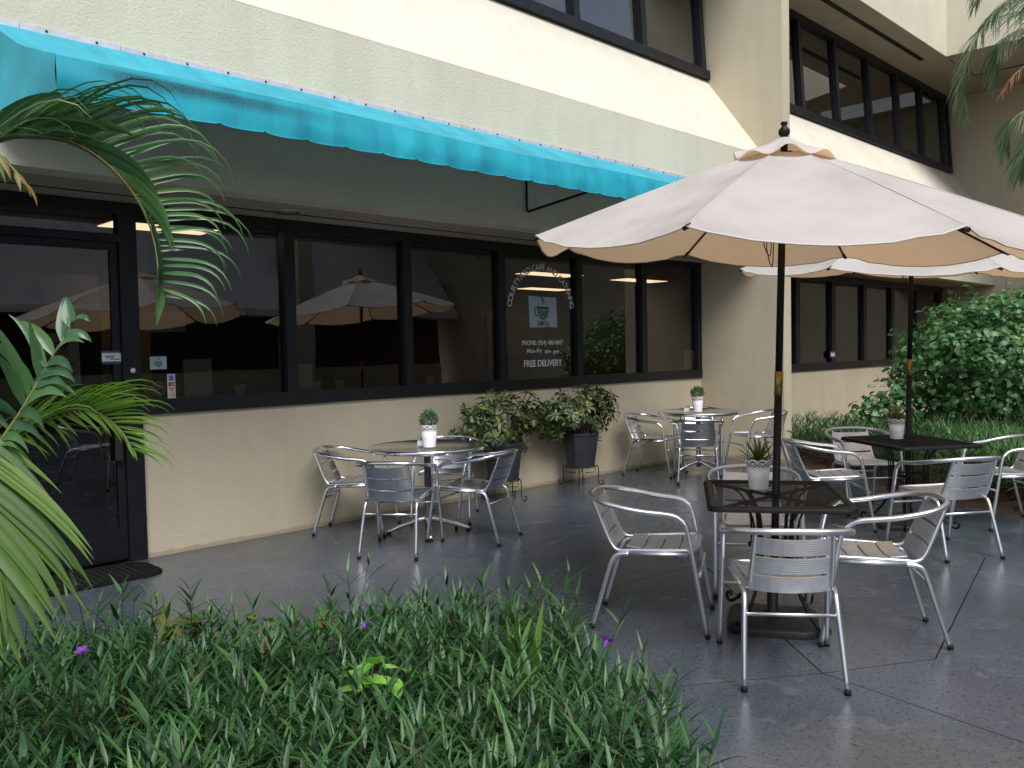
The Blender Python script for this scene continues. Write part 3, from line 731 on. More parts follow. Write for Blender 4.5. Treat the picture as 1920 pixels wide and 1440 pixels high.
# ------------------------------------------------------------------ ROOM behind the cafe glass
boxp('room_floor', (-4, 6.86, -0.04), (13.0, 13.0, 0.0), M['roomfloor'], kind='structure')
boxp('room_ceiling', (-4, 6.72, 2.775), (14.0, 13.0, 2.92), M['roomceil'], kind='structure')
boxp('room_back_wall', (-4, 12.2, 0), (14.0, 12.3, 2.84), M['roomwall'], kind='structure')
boxp('room_end_wall', (13.9, 9.62, 0), (14.0, 12.2, 2.84), M['roomwall'], kind='structure')
boxp('room_partition', (2.0, 8.9, 0), (3.6, 9.0, 2.84), M['roomolive'], kind='structure')
boxp('room_left_wall', (-4.1, 6.9, 0), (-4.0, 12.3, 2.84), M['roomwall'], kind='structure')
for i, (x, y, l, lab) in enumerate([(2.75, 7.75, 1.0, 'lit ceiling light seen over the entrance door'), (9.3, 9.05, 1.22, 'lit ceiling light behind the arched lettering, upper of two'),
                              (11.6, 11.3, 1.22, 'lit ceiling light behind the arched lettering, lower of two'), (11.55, 9.0, 1.22, 'lit ceiling light in the pane right of the lettering')]):
    t = thing('ceiling_light', lab, 'light', (x, y, 2.72), 0, 'ceiling lights inside the cafe')
    MB().box((0, -0.22, 0), (l, 0.22, 0.05)).build('housing', M['roomceil'], t)
    MB().box((0.03, -0.19, -0.006), (l - 0.03, 0.19, -0.001)).build('diffuser', M['lamp'], t)
# drinks cooler seen through the door
t = thing('display_cooler', 'tall display cooler with cup emblem seen through the entrance door', 'cooler', (2.25, 8.0, 0))
boxp('cabinet', (-0.55, 0, 0), (0.55, 0.6, 1.98), M['base'], t)
boxp('header_sign', (-0.53, -0.02, 1.98), (0.53, 0.5, 2.28), M['cooler'], t)
boxp('glass_door', (-0.48, -0.03, 0.2), (0.48, -0.002, 1.9), M['frame'], t)
lg = link('emblem', None, t)
logo(lg, 0.02, 2.13, 0.30, -0.022, words=False, colour=False)
# pictures on the room walls
t = thing('framed_picture', 'large dim framed picture on the wall behind the right panes', 'picture', (12.2, 12.18, 1.3))
boxp('frame', (-0.75, -0.04, -0.1), (0.75, 0, 0.95), M['gilt'], t)
boxp('canvas', (-0.66, -0.05, -0.02), (0.66, -0.042, 0.87), M['canvas'], t)
t = thing('small_picture', 'small square gilt framed picture right of the entrance door', 'picture', (3.28, 8.88, 1.52))
boxp('frame', (-0.15, -0.03, -0.15), (0.15, 0, 0.15), M['gilt'], t)
boxp('canvas', (-0.12, -0.035, -0.12), (0.12, -0.031, 0.12), M['ink'], t)
# ================================================================== AWNING
AX0, AX1, AY, AZ0, AZ1, AZ2 = 1.49, 9.1, 4.76, 3.50, 3.115, 2.905
aw = thing('awning', 'turquoise canvas awning with scalloped valance over the cafe windows', 'awning', (5.3, YF, 3.5))
def AW(o): o.matrix_parent_inverse = Matrix.Translation(-Vector(aw.location)); return o
def canopy_z(x, t):
    return AZ0 + (AZ1 - AZ0) * t - 0.045 * math.sin(math.pi * t) * (1 + 0.2 * math.sin(x * 3.1)) + 0.012 * math.sin(x * 1.7 + t * 3) * t + 0.016 * noise.noise(Vector((x * 1.6, t * 4.0, 0.5))) * math.sin(math.pi * t)
nx = 150
rows = []
for j in range(13):
    t = j / 12; row = []
    for i in range(nx + 1):
        x = AX0 + (AX1 - AX0) * i / nx - 0.10 * (1 - t) * max(0, 1 - i / 12)
        y = YF - 0.015 + (AY - YF + 0.015) * t
        z = canopy_z(x, t)
        row.append((x, y, z))
    rows.append(row)
AW(MB().grid(rows, True).build('canopy', M['awning'], aw))
rows = []
SC = 0.292
for j in range(9):
    t = j / 8; row = []
    for i in range(nx * 3 + 1):
        x = AX0 + (AX1 - AX0) * i / (nx * 3)
        ph = ((x - AX0) / SC) % 1
        lobe = 0.010 * (math.sin(math.pi * ph) ** 0.6) - 0.009 * max(0, 1 - min(ph, 1 - ph) / 0.06)
        zt = AZ1 + 0.012 * math.sin(x * 1.7 + 3)
        z = zt + (AZ2 - zt) * t - lobe * t
        y = AY - 0.004 - 0.012 * math.sin(math.pi * t * 0.9) + 0.005 * t * math.sin(x * 4.3 + 1.3) + 0.010 * noise.noise(Vector((x * 2.2, t * 1.5, 3.3))) * math.sin(math.pi * min(1, t * 1.1)) + 0.004 * t * math.sin(2 * math.pi * ph) * t
        row.append((x, y, z))
    rows.append(row)
AW(MB().grid(rows, True).build('valance', M['awning'], aw))
# binding along the scallops
AW(MB().tube([(p[0], p[1] - 0.001, p[2]) for p in rows[-1]], 0.0035, 5).build('edge_binding', M['awning'], aw))
# left cheek
ck = []
for j in range(9):
    t = j / 8; row = []
    for i in range(9):
        s_ = i / 8
        y = YF - 0.015 + (AY - YF + 0.015) * s_ - 0.016 * s_ ** 8
        zt = canopy_z(AX0 - 0.10 * (1 - s_), s_) + 0.002
        zb = 2.93 - 0.02 * math.sin(s_ * math.pi * 3) ** 2
        row.append((AX0 - 0.10 * (1 - s_) + 0.008 * math.sin(math.pi * t) * math.sin(5 * s_), y, zt + (zb - zt) * t))
    ck.append(row)
AW(MB().grid(ck, True).build('side_panel', M['awning'], aw))
AW(MB().tube([(AX0 - 0.09, YF - 0.02, 2.96), (AX0 + 0.03, AY + 0.03, 2.96), (AX0 + 0.03, AY + 0.03, 3.06)], 0.011, 6).build('frame_bar', M['bar'], aw))
AW(MB().tube([(AX0 + 0.03, AY + 0.03, 3.06), (AX1, AY + 0.03, 3.06)], 0.012, 6).build('frame_bar', M['bar'], aw))
for bx_ in (5.85, 8.95):
    AW(MB().tube([(bx_, YF - 0.02, 3.42), (bx_, YF - 0.018, 2.86), (bx_ + 0.0, YF - 0.03, 2.852), (bx_, AY + 0.035, 2.94), (bx_, AY + 0.03, 3.06)], 0.0125, 4).build('bracket', M['black'], aw))
br = MB(); n_ = 14
for k in range(n_):
    xa = 1.0 + (AX1 - 1.0) * k / n_; xb = 1.0 + (AX1 - 1.0) * (k + 1) / n_ - 0.003
    br = MB(); dz = random.uniform(-0.003, 0.003)
    br.box((xa, YF - 0.012, 3.497 + dz), (xb, YF - 0.001, 3.535 + dz))
    AW(br.build('mounting_bar', M['bar'], aw))
    for q in range(2):
        xs = xa + (xb - xa) * (0.25 + 0.5 * q)
        sc_ = MB().lathe([(0.0, 0.006), (0.007, 0.004), (0.009, 0.0)], 8, close=False).build('screw', M['screw'], aw)
        sc_.matrix_parent_inverse = Matrix.Translation(-Vector(aw.location)); sc_.location = (xs, YF - 0.0122, 3.516 + dz); sc_.rotation_euler = (R(90), 0, 0)

# ================================================================== CHAIRS
def slat_mesh(w0, w1, l, bow, rid, th=0.006, nu=8, nv=14):
    """rectangular slat in local (x across, y along its height, z bow), ribbed"""
    mb = MB(); F = []; B = []
    for j in range(nv + 1):
        t = j / nv; wv = w0 + (w1 - w0) * t; rf = []; rb = []
        for i in range(nu + 1):
            s_ = -1 + 2 * i / nu
            zz = bow * (s_ * s_ - 1) + (rid if j % 2 and 0 < j < nv else 0)
            rf.append((s_ * wv, t * l, zz + th)); rb.append((s_ * wv, t * l, bow * (s_ * s_ - 1) - (rid if j % 2 and 0 < j < nv else 0)))
        F.append(rf); B.append(rb)
    mb.grid(F, False); mb.grid(B, False, True)
    side = lambda a, b: mb.grid([a, b], False)
    side(B[0], F[0]); side(F[-1], B[-1]); side([r[0] for r in F], [r[0] for r in B]); side([r[-1] for r in B], [r[-1] for r in F])
    return mb

def make_chair(tube, slat):
    t = link('armchair', None); t.empty_display_size = 0.1
    r = 0.0135
    for s in (-1, 1):
        fl = catmull([(s * .268, .30, .012), (s * .262, .245, .32), (s * .258, .200, .565), (s * .259, .178, .615)], 5)
        MB().tube(fl, r, 10).build('leg', tube, t)
        rl = catmull([(s * .222, -.325, .012), (s * .212, -.262, .22), (s * .203, -.214, .375), (s * .203, -.180, .412), (s * .207, -.12, .420)], 5)
        MB().tube(rl, r * .95, 10).build('leg', tube, t)
        MB().tube([(s * .207, -.125, .420), (s * .222, .20, .432)], r * .85, 8).build('seat_rail', tube, t)
        MB().lathe([(0.0, 0.0), (0.0155, 0.0), (0.0155, 0.02), (0.0, 0.02)], 10, (s * .268, .302, 0), close=False).build('foot_cap', M['rubber'], t)
        MB().lathe([(0.0, 0.0), (0.0155, 0.0), (0.0155, 0.02), (0.0, 0.02)], 10, (s * .222, -.327, 0), close=False).build('foot_cap', M['rubber'], t)
    half = [(.259, .178, .615), (.266, .12, .650), (.283, -.03, .668), (.286, -.14, .686), (.25, -.255, .708), (.14, -.335, .724)]
    loop = half + [(0, -.352, .728)] + [(-x, y, z) for x, y, z in half[::-1]]
    MB().tube(catmull(loop, 6), 0.0148, 12, cap=False).build('arm_rail', tube, t)
    sf_ = [(.168, -.322, .712), (.176, -.262, .56), (.182, -.218, .465), (.188, -.178, .434), (.196, -.10, .438), (.212, .17, .452), (.20, .222, .450), (.15, .243, .448)]
    sl = sf_ + [(0, .246, .448)] + [(-x, y, z) for x, y, z in sf_[::-1]]
    MB().tube(catmull(sl, 5), 0.011, 8, cap=False).build('seat_frame', tube, t)
    for (y, z, hw) in ((-.232, .322, .211), (.262, .215 + .115, .262)):
        MB().tube([(-hw, y, z), (hw, y, z)], 0.009, 8).build('stretcher', tube, t)
    # seat slats: dished front to back
    ys = [.235, .138, .041, -.056, -.150]
    for k in range(4):
        y0, y1 = ys[k], ys[k + 1] + 0.011
        wa = .203 - .010 * k
        o = slat_mesh(wa - .008, wa, y0 - y1, 0.012, 0.0010).build('seat_slat', slat, t)
        z0 = .455 - (.004, .010, .014, .012)[k]; z1 = .455 - (.010, .014, .012, .004)[k]
        o.location = (0, y1, z1); o.rotation_euler = (math.atan2(z0 - z1, y0 - y1), 0, 0)
    # back slats
    a = Vector((0, -.196, .424)); b = Vector((0, -.314, .704)); d = b - a; L = d.length; ang = math.atan2(d.z, d.y)
    for k in range(3):
        s0 = L * (k / 3) + 0.004; ln = L / 3 - 0.014
        o = slat_mesh(.181 - .004 * k, .178 - .004 * k, ln, -0.022, 0.0010).build('back_slat', slat, t)
        p = a + d.normalized() * s0; o.location = (0, p.y + 0.004, p.z); o.rotation_euler = (ang, 0, 0)
    return t
chairA = make_chair(M['alu'], M['alu_slat'])
chairB = make_chair(M['chrome'], M['chrome_slat'])
def chair(proto, used, x, y, heading, label, group):
    o = proto if not used else copy_tree(proto)
    o.location = (x, y, 0.001); o.rotation_euler = (0, 0, R(heading - 90)); tag(o, label, 'chair', group)
    return o
G1 = 'brushed aluminium armchairs around the black tables'; G2 = 'polished aluminium armchairs around the round tables'
CH_A = [
    (3.77, 1.97, 37.0, 'aluminium armchair seen from behind, nearest the camera at the front black table'),
    (4.535, 1.855, 124, 'aluminium armchair turned left on the right side of the front black table'),
    (3.95, 2.84, -60.6, 'aluminium armchair turned right on the left side of the front black table'),
    (4.93, 2.76, 215, 'aluminium armchair facing the camera behind the front black table'),
    (6.98, 3.22, -50, 'aluminium armchair with its back to the projecting wall, left of the rear black table'),
    (7.90, 3.30, 226, 'aluminium armchair facing the camera behind the rear black table'),
    (6.675, 2.196, 55.6, 'aluminium armchair seen from behind in front of the rear black table'),
    (8.0, 2.15, 140, 'aluminium armchair turned left at the right edge beside the rear black table'),
]
CH_B = [
    (4.05, 5.345, 35.6, 'polished armchair seen from behind in front of the near round table'),
    (4.25, 6.20, -51, 'polished armchair backed against the wall, left of the near round table'),
    (4.715, 5.21, 112, 'polished armchair on the right of the near round table, beside the planters'),
    (5.12, 6.02, 217, 'polished armchair half hidden behind the near round table'),
    (8.39, 5.42, 34, 'polished armchair seen from behind in front of the far round table'),
    (8.54, 6.12, -76, 'polished armchair beside the right planter, left of the far round table'),
    (9.62, 5.36, 146, 'polished armchair on the right of the far round table by the projecting wall'),
    (9.55, 6.12, 217, 'polished armchair half hidden behind the far round table in the corner'),
]
for i, c in enumerate(CH_A): chair(chairA, i > 0, c[0], c[1], c[2], c[3], G1)
for i, c in enumerate(CH_B): chair(chairB, i > 0, c[0], c[1], c[2], c[3], G2)

# ================================================================== ROUND TABLES
def round_table():
    t = link('round_table', None)
    MB().lathe([(0.0, .745), (.475, .745), (.482, .748), (.49, .752), (.495, .747), (.497, .735), (.495, .718), (.485, .715), (.48, .73), (0, .73)], 64, close=False).build('table_top', M['chrome'], t)
    MB().lathe([(.03, .06), (.03, .72), (.09, .725), (.09, .73)], 20, close=True).build('column', M['chrome'], t)
    for k in range(4):
        a = R(45 + 90 * k + 8)
        p = catmull([(0.02 * math.cos(a), 0.02 * math.sin(a), .125), (.12 * math.cos(a), .12 * math.sin(a), .105), (.24 * math.cos(a), .24 * math.sin(a), .065), (.35 * math.cos(a), .35 * math.sin(a), .022)], 4)
        MB().tube(p, [0.026 - 0.009 * i / (len(p) - 1) for i in range(len(p))], 10).build('base_leg', M['chrome'], t)
        MB().lathe([(0, 0), (.022, 0), (.02, .018), (0, .018)], 12, (.34 * math.cos(a), .34 * math.sin(a), 0), close=False).build('foot_pad', M['rubber'], t)
    return t
rt = round_table(); rt.location = (4.60, 5.66, 0); tag(rt, 'round polished steel table near the left end of the wall', 'table', 'round tables by the wall')
rt2 = copy_tree(rt); rt2.location = (9.05, 5.83, 0); rt2.rotation_euler = (0, 0, R(20)); rt2['label'] = 'round polished steel table in the corner by the projecting wall'

# ================================================================== BLACK MESH TABLES
def mesh_table():
    t = link('mesh_table', None)
    w_, h_, z = .46, .37, .73
    def rr(w_, h_, r, n=6):
        P = []
        for cx, cy, a0 in ((w_ - r, h_ - r, 0), (-w_ + r, h_ - r, 90), (-w_ + r, -h_ + r, 180), (w_ - r, -h_ + r, 270)):
            for i in range(n + 1):
                a = R(a0 + 90 * i / n); P.append((cx + r * math.cos(a), cy + r * math.sin(a)))
        return P
    # rim: flat band turned down
    o = rr(w_, h_, .07); i_ = rr(w_ - .045, h_ - .045, .05); n = len(o); mb = MB()
    o2 = rr(w_ - .006, h_ - .006, .066)
    v = [(x, y, z - .028) for x, y in o] + [(x, y, z - .006) for x, y in o] + [(x, y, z) for x, y in o2] + [(x, y, z - .002) for x, y in i_] + [(x, y, z - .008) for x, y in i_]
    f = []
    for lv in range(4):
        f += [(lv * n + k, lv * n + (k + 1) % n, (lv + 1) * n + (k + 1) % n, (lv + 1) * n + k) for k in range(n)]
    mb.add(v, f, True); mb.build('rim', M['black'], t)
    # expanded metal: two families of crossing strands
    mb = MB(); W_, H_ = w_ - .042, h_ - .042; dx, dy = .027, .0138
    ll = math.hypot(dx, dy); d = Vector((dx / ll, dy / ll)); hw = .00155
    for sgn in (1, -1):
        dd = Vector((d.x, d.y * sgn)); nn = Vector((-dd.y, dd.x))
        c0 = -(W_ * abs(nn.x) + H_ * abs(nn.y)); step = 2 * dx * dy / ll / 1.0 * 0.5
        c = c0
        while c < -c0:
            # clip line nn.p = c to the rectangle
            p0 = nn * c; tmin, tmax = -9, 9
            for ax, lim in ((0, W_), (1, H_)):
                if abs(dd[ax]) > 1e-6:
                    a, b = (-lim - p0[ax]) / dd[ax], (lim - p0[ax]) / dd[ax]
                    tmin, tmax = max(tmin, min(a, b)), min(tmax, max(a, b))
            if tmax - tmin > .012:
                a, b = p0 + dd * tmin, p0 + dd * tmax; e = nn * hw
                zt = z - .003 - (0.0006 if sgn < 0 else 0)
                vs = []
                for zz in (zt - .0012, zt):
                    vs += [(a.x - e.x, a.y - e.y, zz), (b.x - e.x, b.y - e.y, zz), (b.x + e.x, b.y + e.y, zz), (a.x + e.x, a.y + e.y, zz)]
                mb.add(vs, [(0, 3, 2, 1), (4, 5, 6, 7), (0, 1, 5, 4), (1, 2, 6, 5), (2, 3, 7, 6), (3, 0, 4, 7)])
            c += step
    o = mb.build('mesh_panel', M['black'], t, kind='stuff')
    # braces under the top
    for s in (-1, 1):
        b = MB().box((-.60, -.012, 0), (.60, .012, .012)).build('brace', M['black'], t)
        b.location = (0, 0, z - .024 + (0.0005 * s)); b.rotation_euler = (0, 0, s * math.atan2(.30, .38)); b.scale = (.80, 1, 1)
    MB().lathe([(.030, .70), (.046, .70), (.046, .734), (.030, .734), (.030, .70)], 18, close=False).build('umbrella_collar', M['black'], t)
    # four wrought legs: a main scrolled strap and two thin rods each
    for k in range(4):
        a = math.atan2(.30, .38) if k % 2 == 0 else math.pi - math.atan2(.30, .38)
        a += math.pi * (k // 2)
        cx, sx_ = math.cos(a), math.sin(a)
        pr = [(.26, .715), (.19, .70), (.145, .64), (.125, .55), (.12, .44), (.135, .33), (.19, .20), (.28, .085), (.355, .035), (.385, .045), (.388, .075), (.362, .085), (.350, .065)]
        leg = MB().tube(catmull([(r_ * cx, r_ * sx_, z_) for r_, z_ in pr], 5), 0.0095, 7).build('leg', M['black'], t)
        for off in (-.024, .024):
            pr2 = [(.30, .715), (.235, .69), (.175, .62), (.155, .55), (.15, .44), (.15, .36), (.165, .30)]
            MB().tube(catmull([(r_ * cx - off * sx_, r_ * sx_ + off * cx, z_) for r_, z_ in pr2], 4), 0.006, 6).build('rod', M['black'], leg)
    ring = [(.135 * math.cos(i * math.pi / 12), .135 * math.sin(i * math.pi / 12), .44) for i in range(24)]
    MB().tube(ring, 0.008, 6, closed=True).build('ring', M['black'], t)
    sh = MB()
    for s in (-1, 1):
        sh.tube([(-.14 * .8, -.14 * .6 * s, .43), (.14 * .8, .14 * .6 * s, .43)], .007, 6)
    sh.build('cross_bar', M['black'], t)
    return t
mt = mesh_table(); mt.location = (4.34, 2.315, 0); mt.rotation_euler = (0, 0, 0.59); tag(mt, 'black mesh table under the front umbrella', 'table', 'black mesh tables')
mt2 = copy_tree(mt); mt2.location = (7.36, 2.70, 0); mt2.rotation_euler = (0, 0, 0.95); mt2['label'] = 'black mesh table under the rear umbrella beside the hedge'

# ================================================================== UMBRELLAS
def make_umbrella(lean, rot, Rr, ztip, ztop, sag, tilt, tdir):
    t = link('patio_umbrella', None)
    ax = Vector((lean[0], lean[1], 0))
    def ln(z): return ax * z
    top = ztop
    MB().tube([tuple(ln(z) + Vector((0, 0, z))) for z in (.05, 1.27)], .021, 14).build('lower_pole', M['black'], t)
    MB().tube([tuple(ln(z) + Vector((0, 0, z))) for z in (1.27, 1.405)], .0225, 14).build('brass_sleeve', M['brass'], t)
    MB().tube([tuple(ln(z) + Vector((0, 0, z))) for z in (1.405, top - .02)], .0195, 14).build('upper_pole', M['black'], t)
    tp = ln(top)
    MB().lathe([(.018, -.02), (.03, .0), (.012, .012), (.014, .02), (.030, .042), (.030, .062), (.014, .078), (.012, .085), (.018, .092), (.017, .104), (0, .108)], 16, tuple(tp + Vector((0, 0, top)))).build('finial', M['black'], t)
    # canopy panels; the canopy hangs a little down towards one side
    c = tp; td = Vector((math.cos(tdir), math.sin(tdir)))
    def rib(k, s):   # point along rib k at fraction s
        a = rot + k * math.pi / 4
        z = top - .03 - (top - .03 - ztip) * (s ** 1.12)
        z -= tilt * Rr * s * (math.cos(a) * td.x + math.sin(a) * td.y)
        return Vector((c.x + Rr * s * math.cos(a), c.y + Rr * s * math.sin(a), z))
    for k in range(8):
        rows = []
        for i in range(13):
            s = 0.10 + 0.90 * i / 12
            A, B = rib(k, s), rib(k + 1, s); row = []
            for j in range(13):
                v = j / 12
                p = A.lerp(B, v)
                w4 = 4 * v * (1 - v)
                p.z -= sag * w4 * (s ** 2.2) * (1.0 if i < 12 else 1.0)
                p.z -= 0.018 * w4 * math.sin(math.pi * s)
                # puckers by the tips
                p.z += 0.009 * math.sin(v * 40 + k) * s ** 6 * (1 - w4) + 0.006 * noise.noise(Vector((v * 3 + k * 7, s * 2.2, 1.7))) * s
                rad = Vector((p.x - c.x, p.y - c.y, 0))
                p += rad.normalized() * (0.02 * w4 * s ** 4)
                row.append(p)
            rows.append(row)
        pn = MB().grid(rows, True).build('canopy_panel', M['canopy'], t)
        MB().tube([tuple(p - Vector((0, 0, .001))) for p in rows[-1]], .0042, 5).build('hem', M['hem'], pn)
        MB().tube([tuple(r0[0] + Vector((0, 0, .0008))) for r0 in rows], .0019, 4).build('seam', M['hem'], pn)
    rm = []
    rows = []
    for i in range(5):
        s = i / 4; row = []
        for j in range(65):
            a = rot + j * math.pi / 32
            rr_ = .02 + .245 * s
            ph = (j % 8) / 8
            lift = 0.055 * s ** 2 * math.sin(math.pi * ph) ** 2 * (0.55 + 0.45 * math.sin(j // 8 * 2.1 + 1))
            row.append(Vector((c.x + rr_ * math.cos(a), c.y + rr_ * math.sin(a), top + .022 - .125 * s ** .95 + lift - tilt * rr_ * math.cos(a - tdir))))
        rows.append(row)
    MB().grid(rows, True, True).build('vent_cap', M['canopy'], t)
    MB().lathe([(.03, -.02), (.05, -.02), (.05, .02), (.03, .02)], 16, tuple(tp + Vector((0, 0, top - .08)))).build('hub', M['black'], t)
    zr = ztip + .12
    run = ln(zr)
    MB().lathe([(.022, -.03), (.042, -.03), (.042, .03), (.022, .03)], 16, tuple(run + Vector((0, 0, zr)))).build('runner', M['black'], t)
    for k in range(8):
        pts = [rib(k, s) - Vector((0, 0, .016)) for s in (.04, .3, .6, .85, .985)]
        rb = MB().tube([tuple(p) for p in pts], .007, 6).build('rib', M['black'], t)
        a = rot + k * math.pi / 4
        MB().tube([tuple(run + Vector((.04 * math.cos(a), .04 * math.sin(a), zr))), tuple(rib(k, .52) - Vector((0, 0, .024)))], .006, 6).build('strut', M['black'], rb)
        e = rib(k, 1.0)
        MB().tube([tuple(rib(k, .965) - Vector((0, 0, .012))), tuple(e + Vector((.012 * math.cos(a), .012 * math.sin(a), -.012)))], .011, 6).build('tip_pocket', M['base'], rb)
    # cord
    cz = zr
    for q, (dx, dy, dl) in enumerate([(.05, -.04, .12), (.06, -.055, .10), (-.045, .05, .18), (-.05, .035, .24)]):
        b = run
        p = catmull([tuple(b + Vector((.02 * (1 if dx > 0 else -1), 0, cz + .06))), tuple(b + Vector((dx * .8, dy * .8, cz - dl * .4))), tuple(b + Vector((dx, dy, cz - dl))), tuple(b + Vector((dx * 1.5, dy * 1.5, cz - dl * .5))), tuple(b + Vector((dx * .9, dy * .6, cz + .02)))], 6)
        MB().tube(p, .0028, 5).build('cord', M['rubber'], t)
    # weighted base
    P = []
    for cx, cy, a0 in ((1, 1, 0), (-1, 1, 90), (-1, -1, 180), (1, -1, 270)):
        for i in range(7):
            a = R(a0 + 15 * i); P.append((cx * .14 + .10 * math.cos(a), cy * .14 + .10 * math.sin(a)))
    n = len(P); mb = MB()
    v = [(x * s, y * s, z) for s, z in ((1, 0), (1.0, .03), (.97, .042), (.72, .05), (.3, .062)) for x, y in P]
    f = [(l * n + k, l * n + (k + 1) % n, (l + 1) * n + (k + 1) % n, (l + 1) * n + k) for l in range(4) for k in range(n)] + [tuple(range(4 * n, 5 * n))]
    mb.add(v, f, True); mb.build('base_plate', M['base'], t).rotation_euler = (0, 0, R(28))
    MB().lathe([(.055, .055), (.05, .075), (.03, .08), (.03, .33), (.024, .335)], 18, close=False).build('base_stem', M['black'], t)
    MB().tube([(.028, 0, .28), (.07, 0, .28)], .009, 8).build('knob', M['black'], t)
    return t
lean_r = Vector((0.7076, -0.7063, 0))
u1 = make_umbrella(lean_r * 0.031 + Vector((-.88, -.47, 0)) * .02, R(191), 1.375, 2.09, 2.64, .075, .081, R(255)); u1.location = (4.31, 2.31, 0)
tag(u1, 'cream patio umbrella with black pole at the front table', 'umbrella', 'cream patio umbrellas')
u2 = make_umbrella(lean_r * 0.02, R(177.0), 1.42, 2.15, 2.69, .055, .085, R(243)); u2.location = (7.40, 2.73, 0)
tag(u2, 'cream patio umbrella at the rear table, mostly hidden by the front one', 'umbrella', 'cream patio umbrellas')

# ================================================================== TABLE POTS
def pot(t, r0=.048, r1=.063, h=.155):
    n = 56; rows = []; mb = MB()
    prof = [(r0 * .96, .002), (r0, .006), (r0 + (r1 - r0) * .35, h * .38), (r0 + (r1 - r0) * .68, h * .70)]
    mb.lathe(prof, n, close=True)
    lv = [h * (.70 + .30 * i / 6) for i in range(7)]
    def rad(z): return r0 + (r1 - r0) * z / h
    vs = []; fs = []
    for i, z in enumerate(lv):
        for k in range(n):
            a = 2 * math.pi * k / n; zz = z
            if i == 6: zz = z - .004 + .006 * abs(math.sin(math.pi * (k % 7) / 7))
            vs.append((rad(z) * math.cos(a), rad(z) * math.sin(a), zz))
    holes = {1: (1, 3, 5), 2: (0, 2, 4, 6), 3: (1, 5), 4: (2, 3, 4)}
    for i in range(6):
        for k in range(n):
            if k % 7 in holes.get(i, ()): continue
            fs.append((i * n + k, i * n + (k + 1) % n, (i + 1) * n + (k + 1) % n, (i + 1) * n + k))
    mb.add(vs, fs, True)
    mb.build('pot', M['white'], t)
    MB().lathe([(rad(h * .2) - .005, h * .2), (rad(h * .86) - .004, h * .86), (0, h * .88)], 24, close=False).build('soil', M['potsoil'], t)
def ball_plant(label, loc):
    t = thing('potted_herb', label, 'potted plant', loc, random.uniform(0, 6), 'small potted plants on the tables'); pot(t); t.scale = (1.12, 1.12, 1.22)
    mb = MB()
    for i in range(900):
        d = Vector((random.gauss(0, 1), random.gauss(0, 1), random.gauss(0.2, 1))).normalized()
        r_ = random.uniform(.45, 1) ** .5
        b = Vector((d.x * .068, d.y * .068, .192 + d.z * .055)) * 1.0
        p = Vector((0, 0, .17)).lerp(b, r_) + Vector((random.gauss(0, .004), random.gauss(0, .004), random.gauss(0, .006)))
        mb.blade(p, d + Vector((random.gauss(0, .5), random.gauss(0, .5), random.uniform(0, .9))), Vector((random.gauss(0, 1), random.gauss(0, 1), 1)), random.uniform(.012, .022), .008, .2, 2)
    for i in range(14):
        a = random.uniform(0, 6.28); mb.tube([(0.01 * math.cos(a), .01 * math.sin(a), .12), (.045 * math.cos(a), .045 * math.sin(a), .20 + random.uniform(0, .05))], .0012, 3)
    mb.build('foliage', M['thyme'], t, kind='stuff')
    return t
def spiky_plant(label, loc):
    t = thing('potted_succulent', label, 'potted plant', loc, random.uniform(0, 6), 'small potted plants on the tables'); pot(t); t.scale = (1.1, 1.1, 1.12)
    for i in range(34):
        k = i / 34; a = i * 2.4; el = R(15 + 65 * k)
        d = Vector((math.cos(a) * math.cos(el), math.sin(a) * math.cos(el), math.sin(el)))
        mb = MB().blade(Vector((0, 0, .13)) + d * .01, d, Vector((0, 0, 1)) if el < 1.2 else Vector((1, 0, 0)), random.uniform(.12, .165), .022, .25 * (1 - k), 4, .5, shape=lambda t_: (1 - t_ ** 1.6) * (0.7 + .3 * t_))
        mb.build('leaf', M['agave'], t)
    return t
ball_plant('white lace pot of round green herb on the near round table', (4.52, 5.53, .7525))
ball_plant('white lace pot of round green herb on the far round table', (8.93, 5.76, .7525))
spiky_plant('white lace pot of spiky plant on the front black table', (4.40, 2.44, .7305))
spiky_plant('white lace pot of spiky plant on the rear black table', (7.40, 2.81, .7305))
def caddy(label, loc, rz):
    t = thing('sachet_holder', label, 'holder', loc, rz, 'sachet holders on the round tables')
    mb = MB(); mb.box((-.055, -.03, 0), (.055, .03, .004)); mb.box((-.055, -.03, .004), (.055, -.027, .045)); mb.box((-.055, .027, .004), (.055, .03, .045)); mb.box((-.055, -.027, .004), (-.052, .027, .045)); mb.box((.052, -.027, .004), (.055, .027, .045))
    mb.build('tray', M['white'], t)
    for i in range(5):
        c_ = boxp('sachet', (-.045, -.0015, 0), (.045, .0015, .062), M['paper'], t)
        c_.location = (random.uniform(-.004, .004), -.02 + i * .009, .006); c_.rotation_euler = (R(random.uniform(-8, 8)), 0, 0)
caddy('small white sachet holder beside the pot on the near round table', (4.58, 5.70, .7525), 0.7)
caddy('small white sachet holder beside the pot on the far round table', (8.95, 5.92, .7525), 0.4)

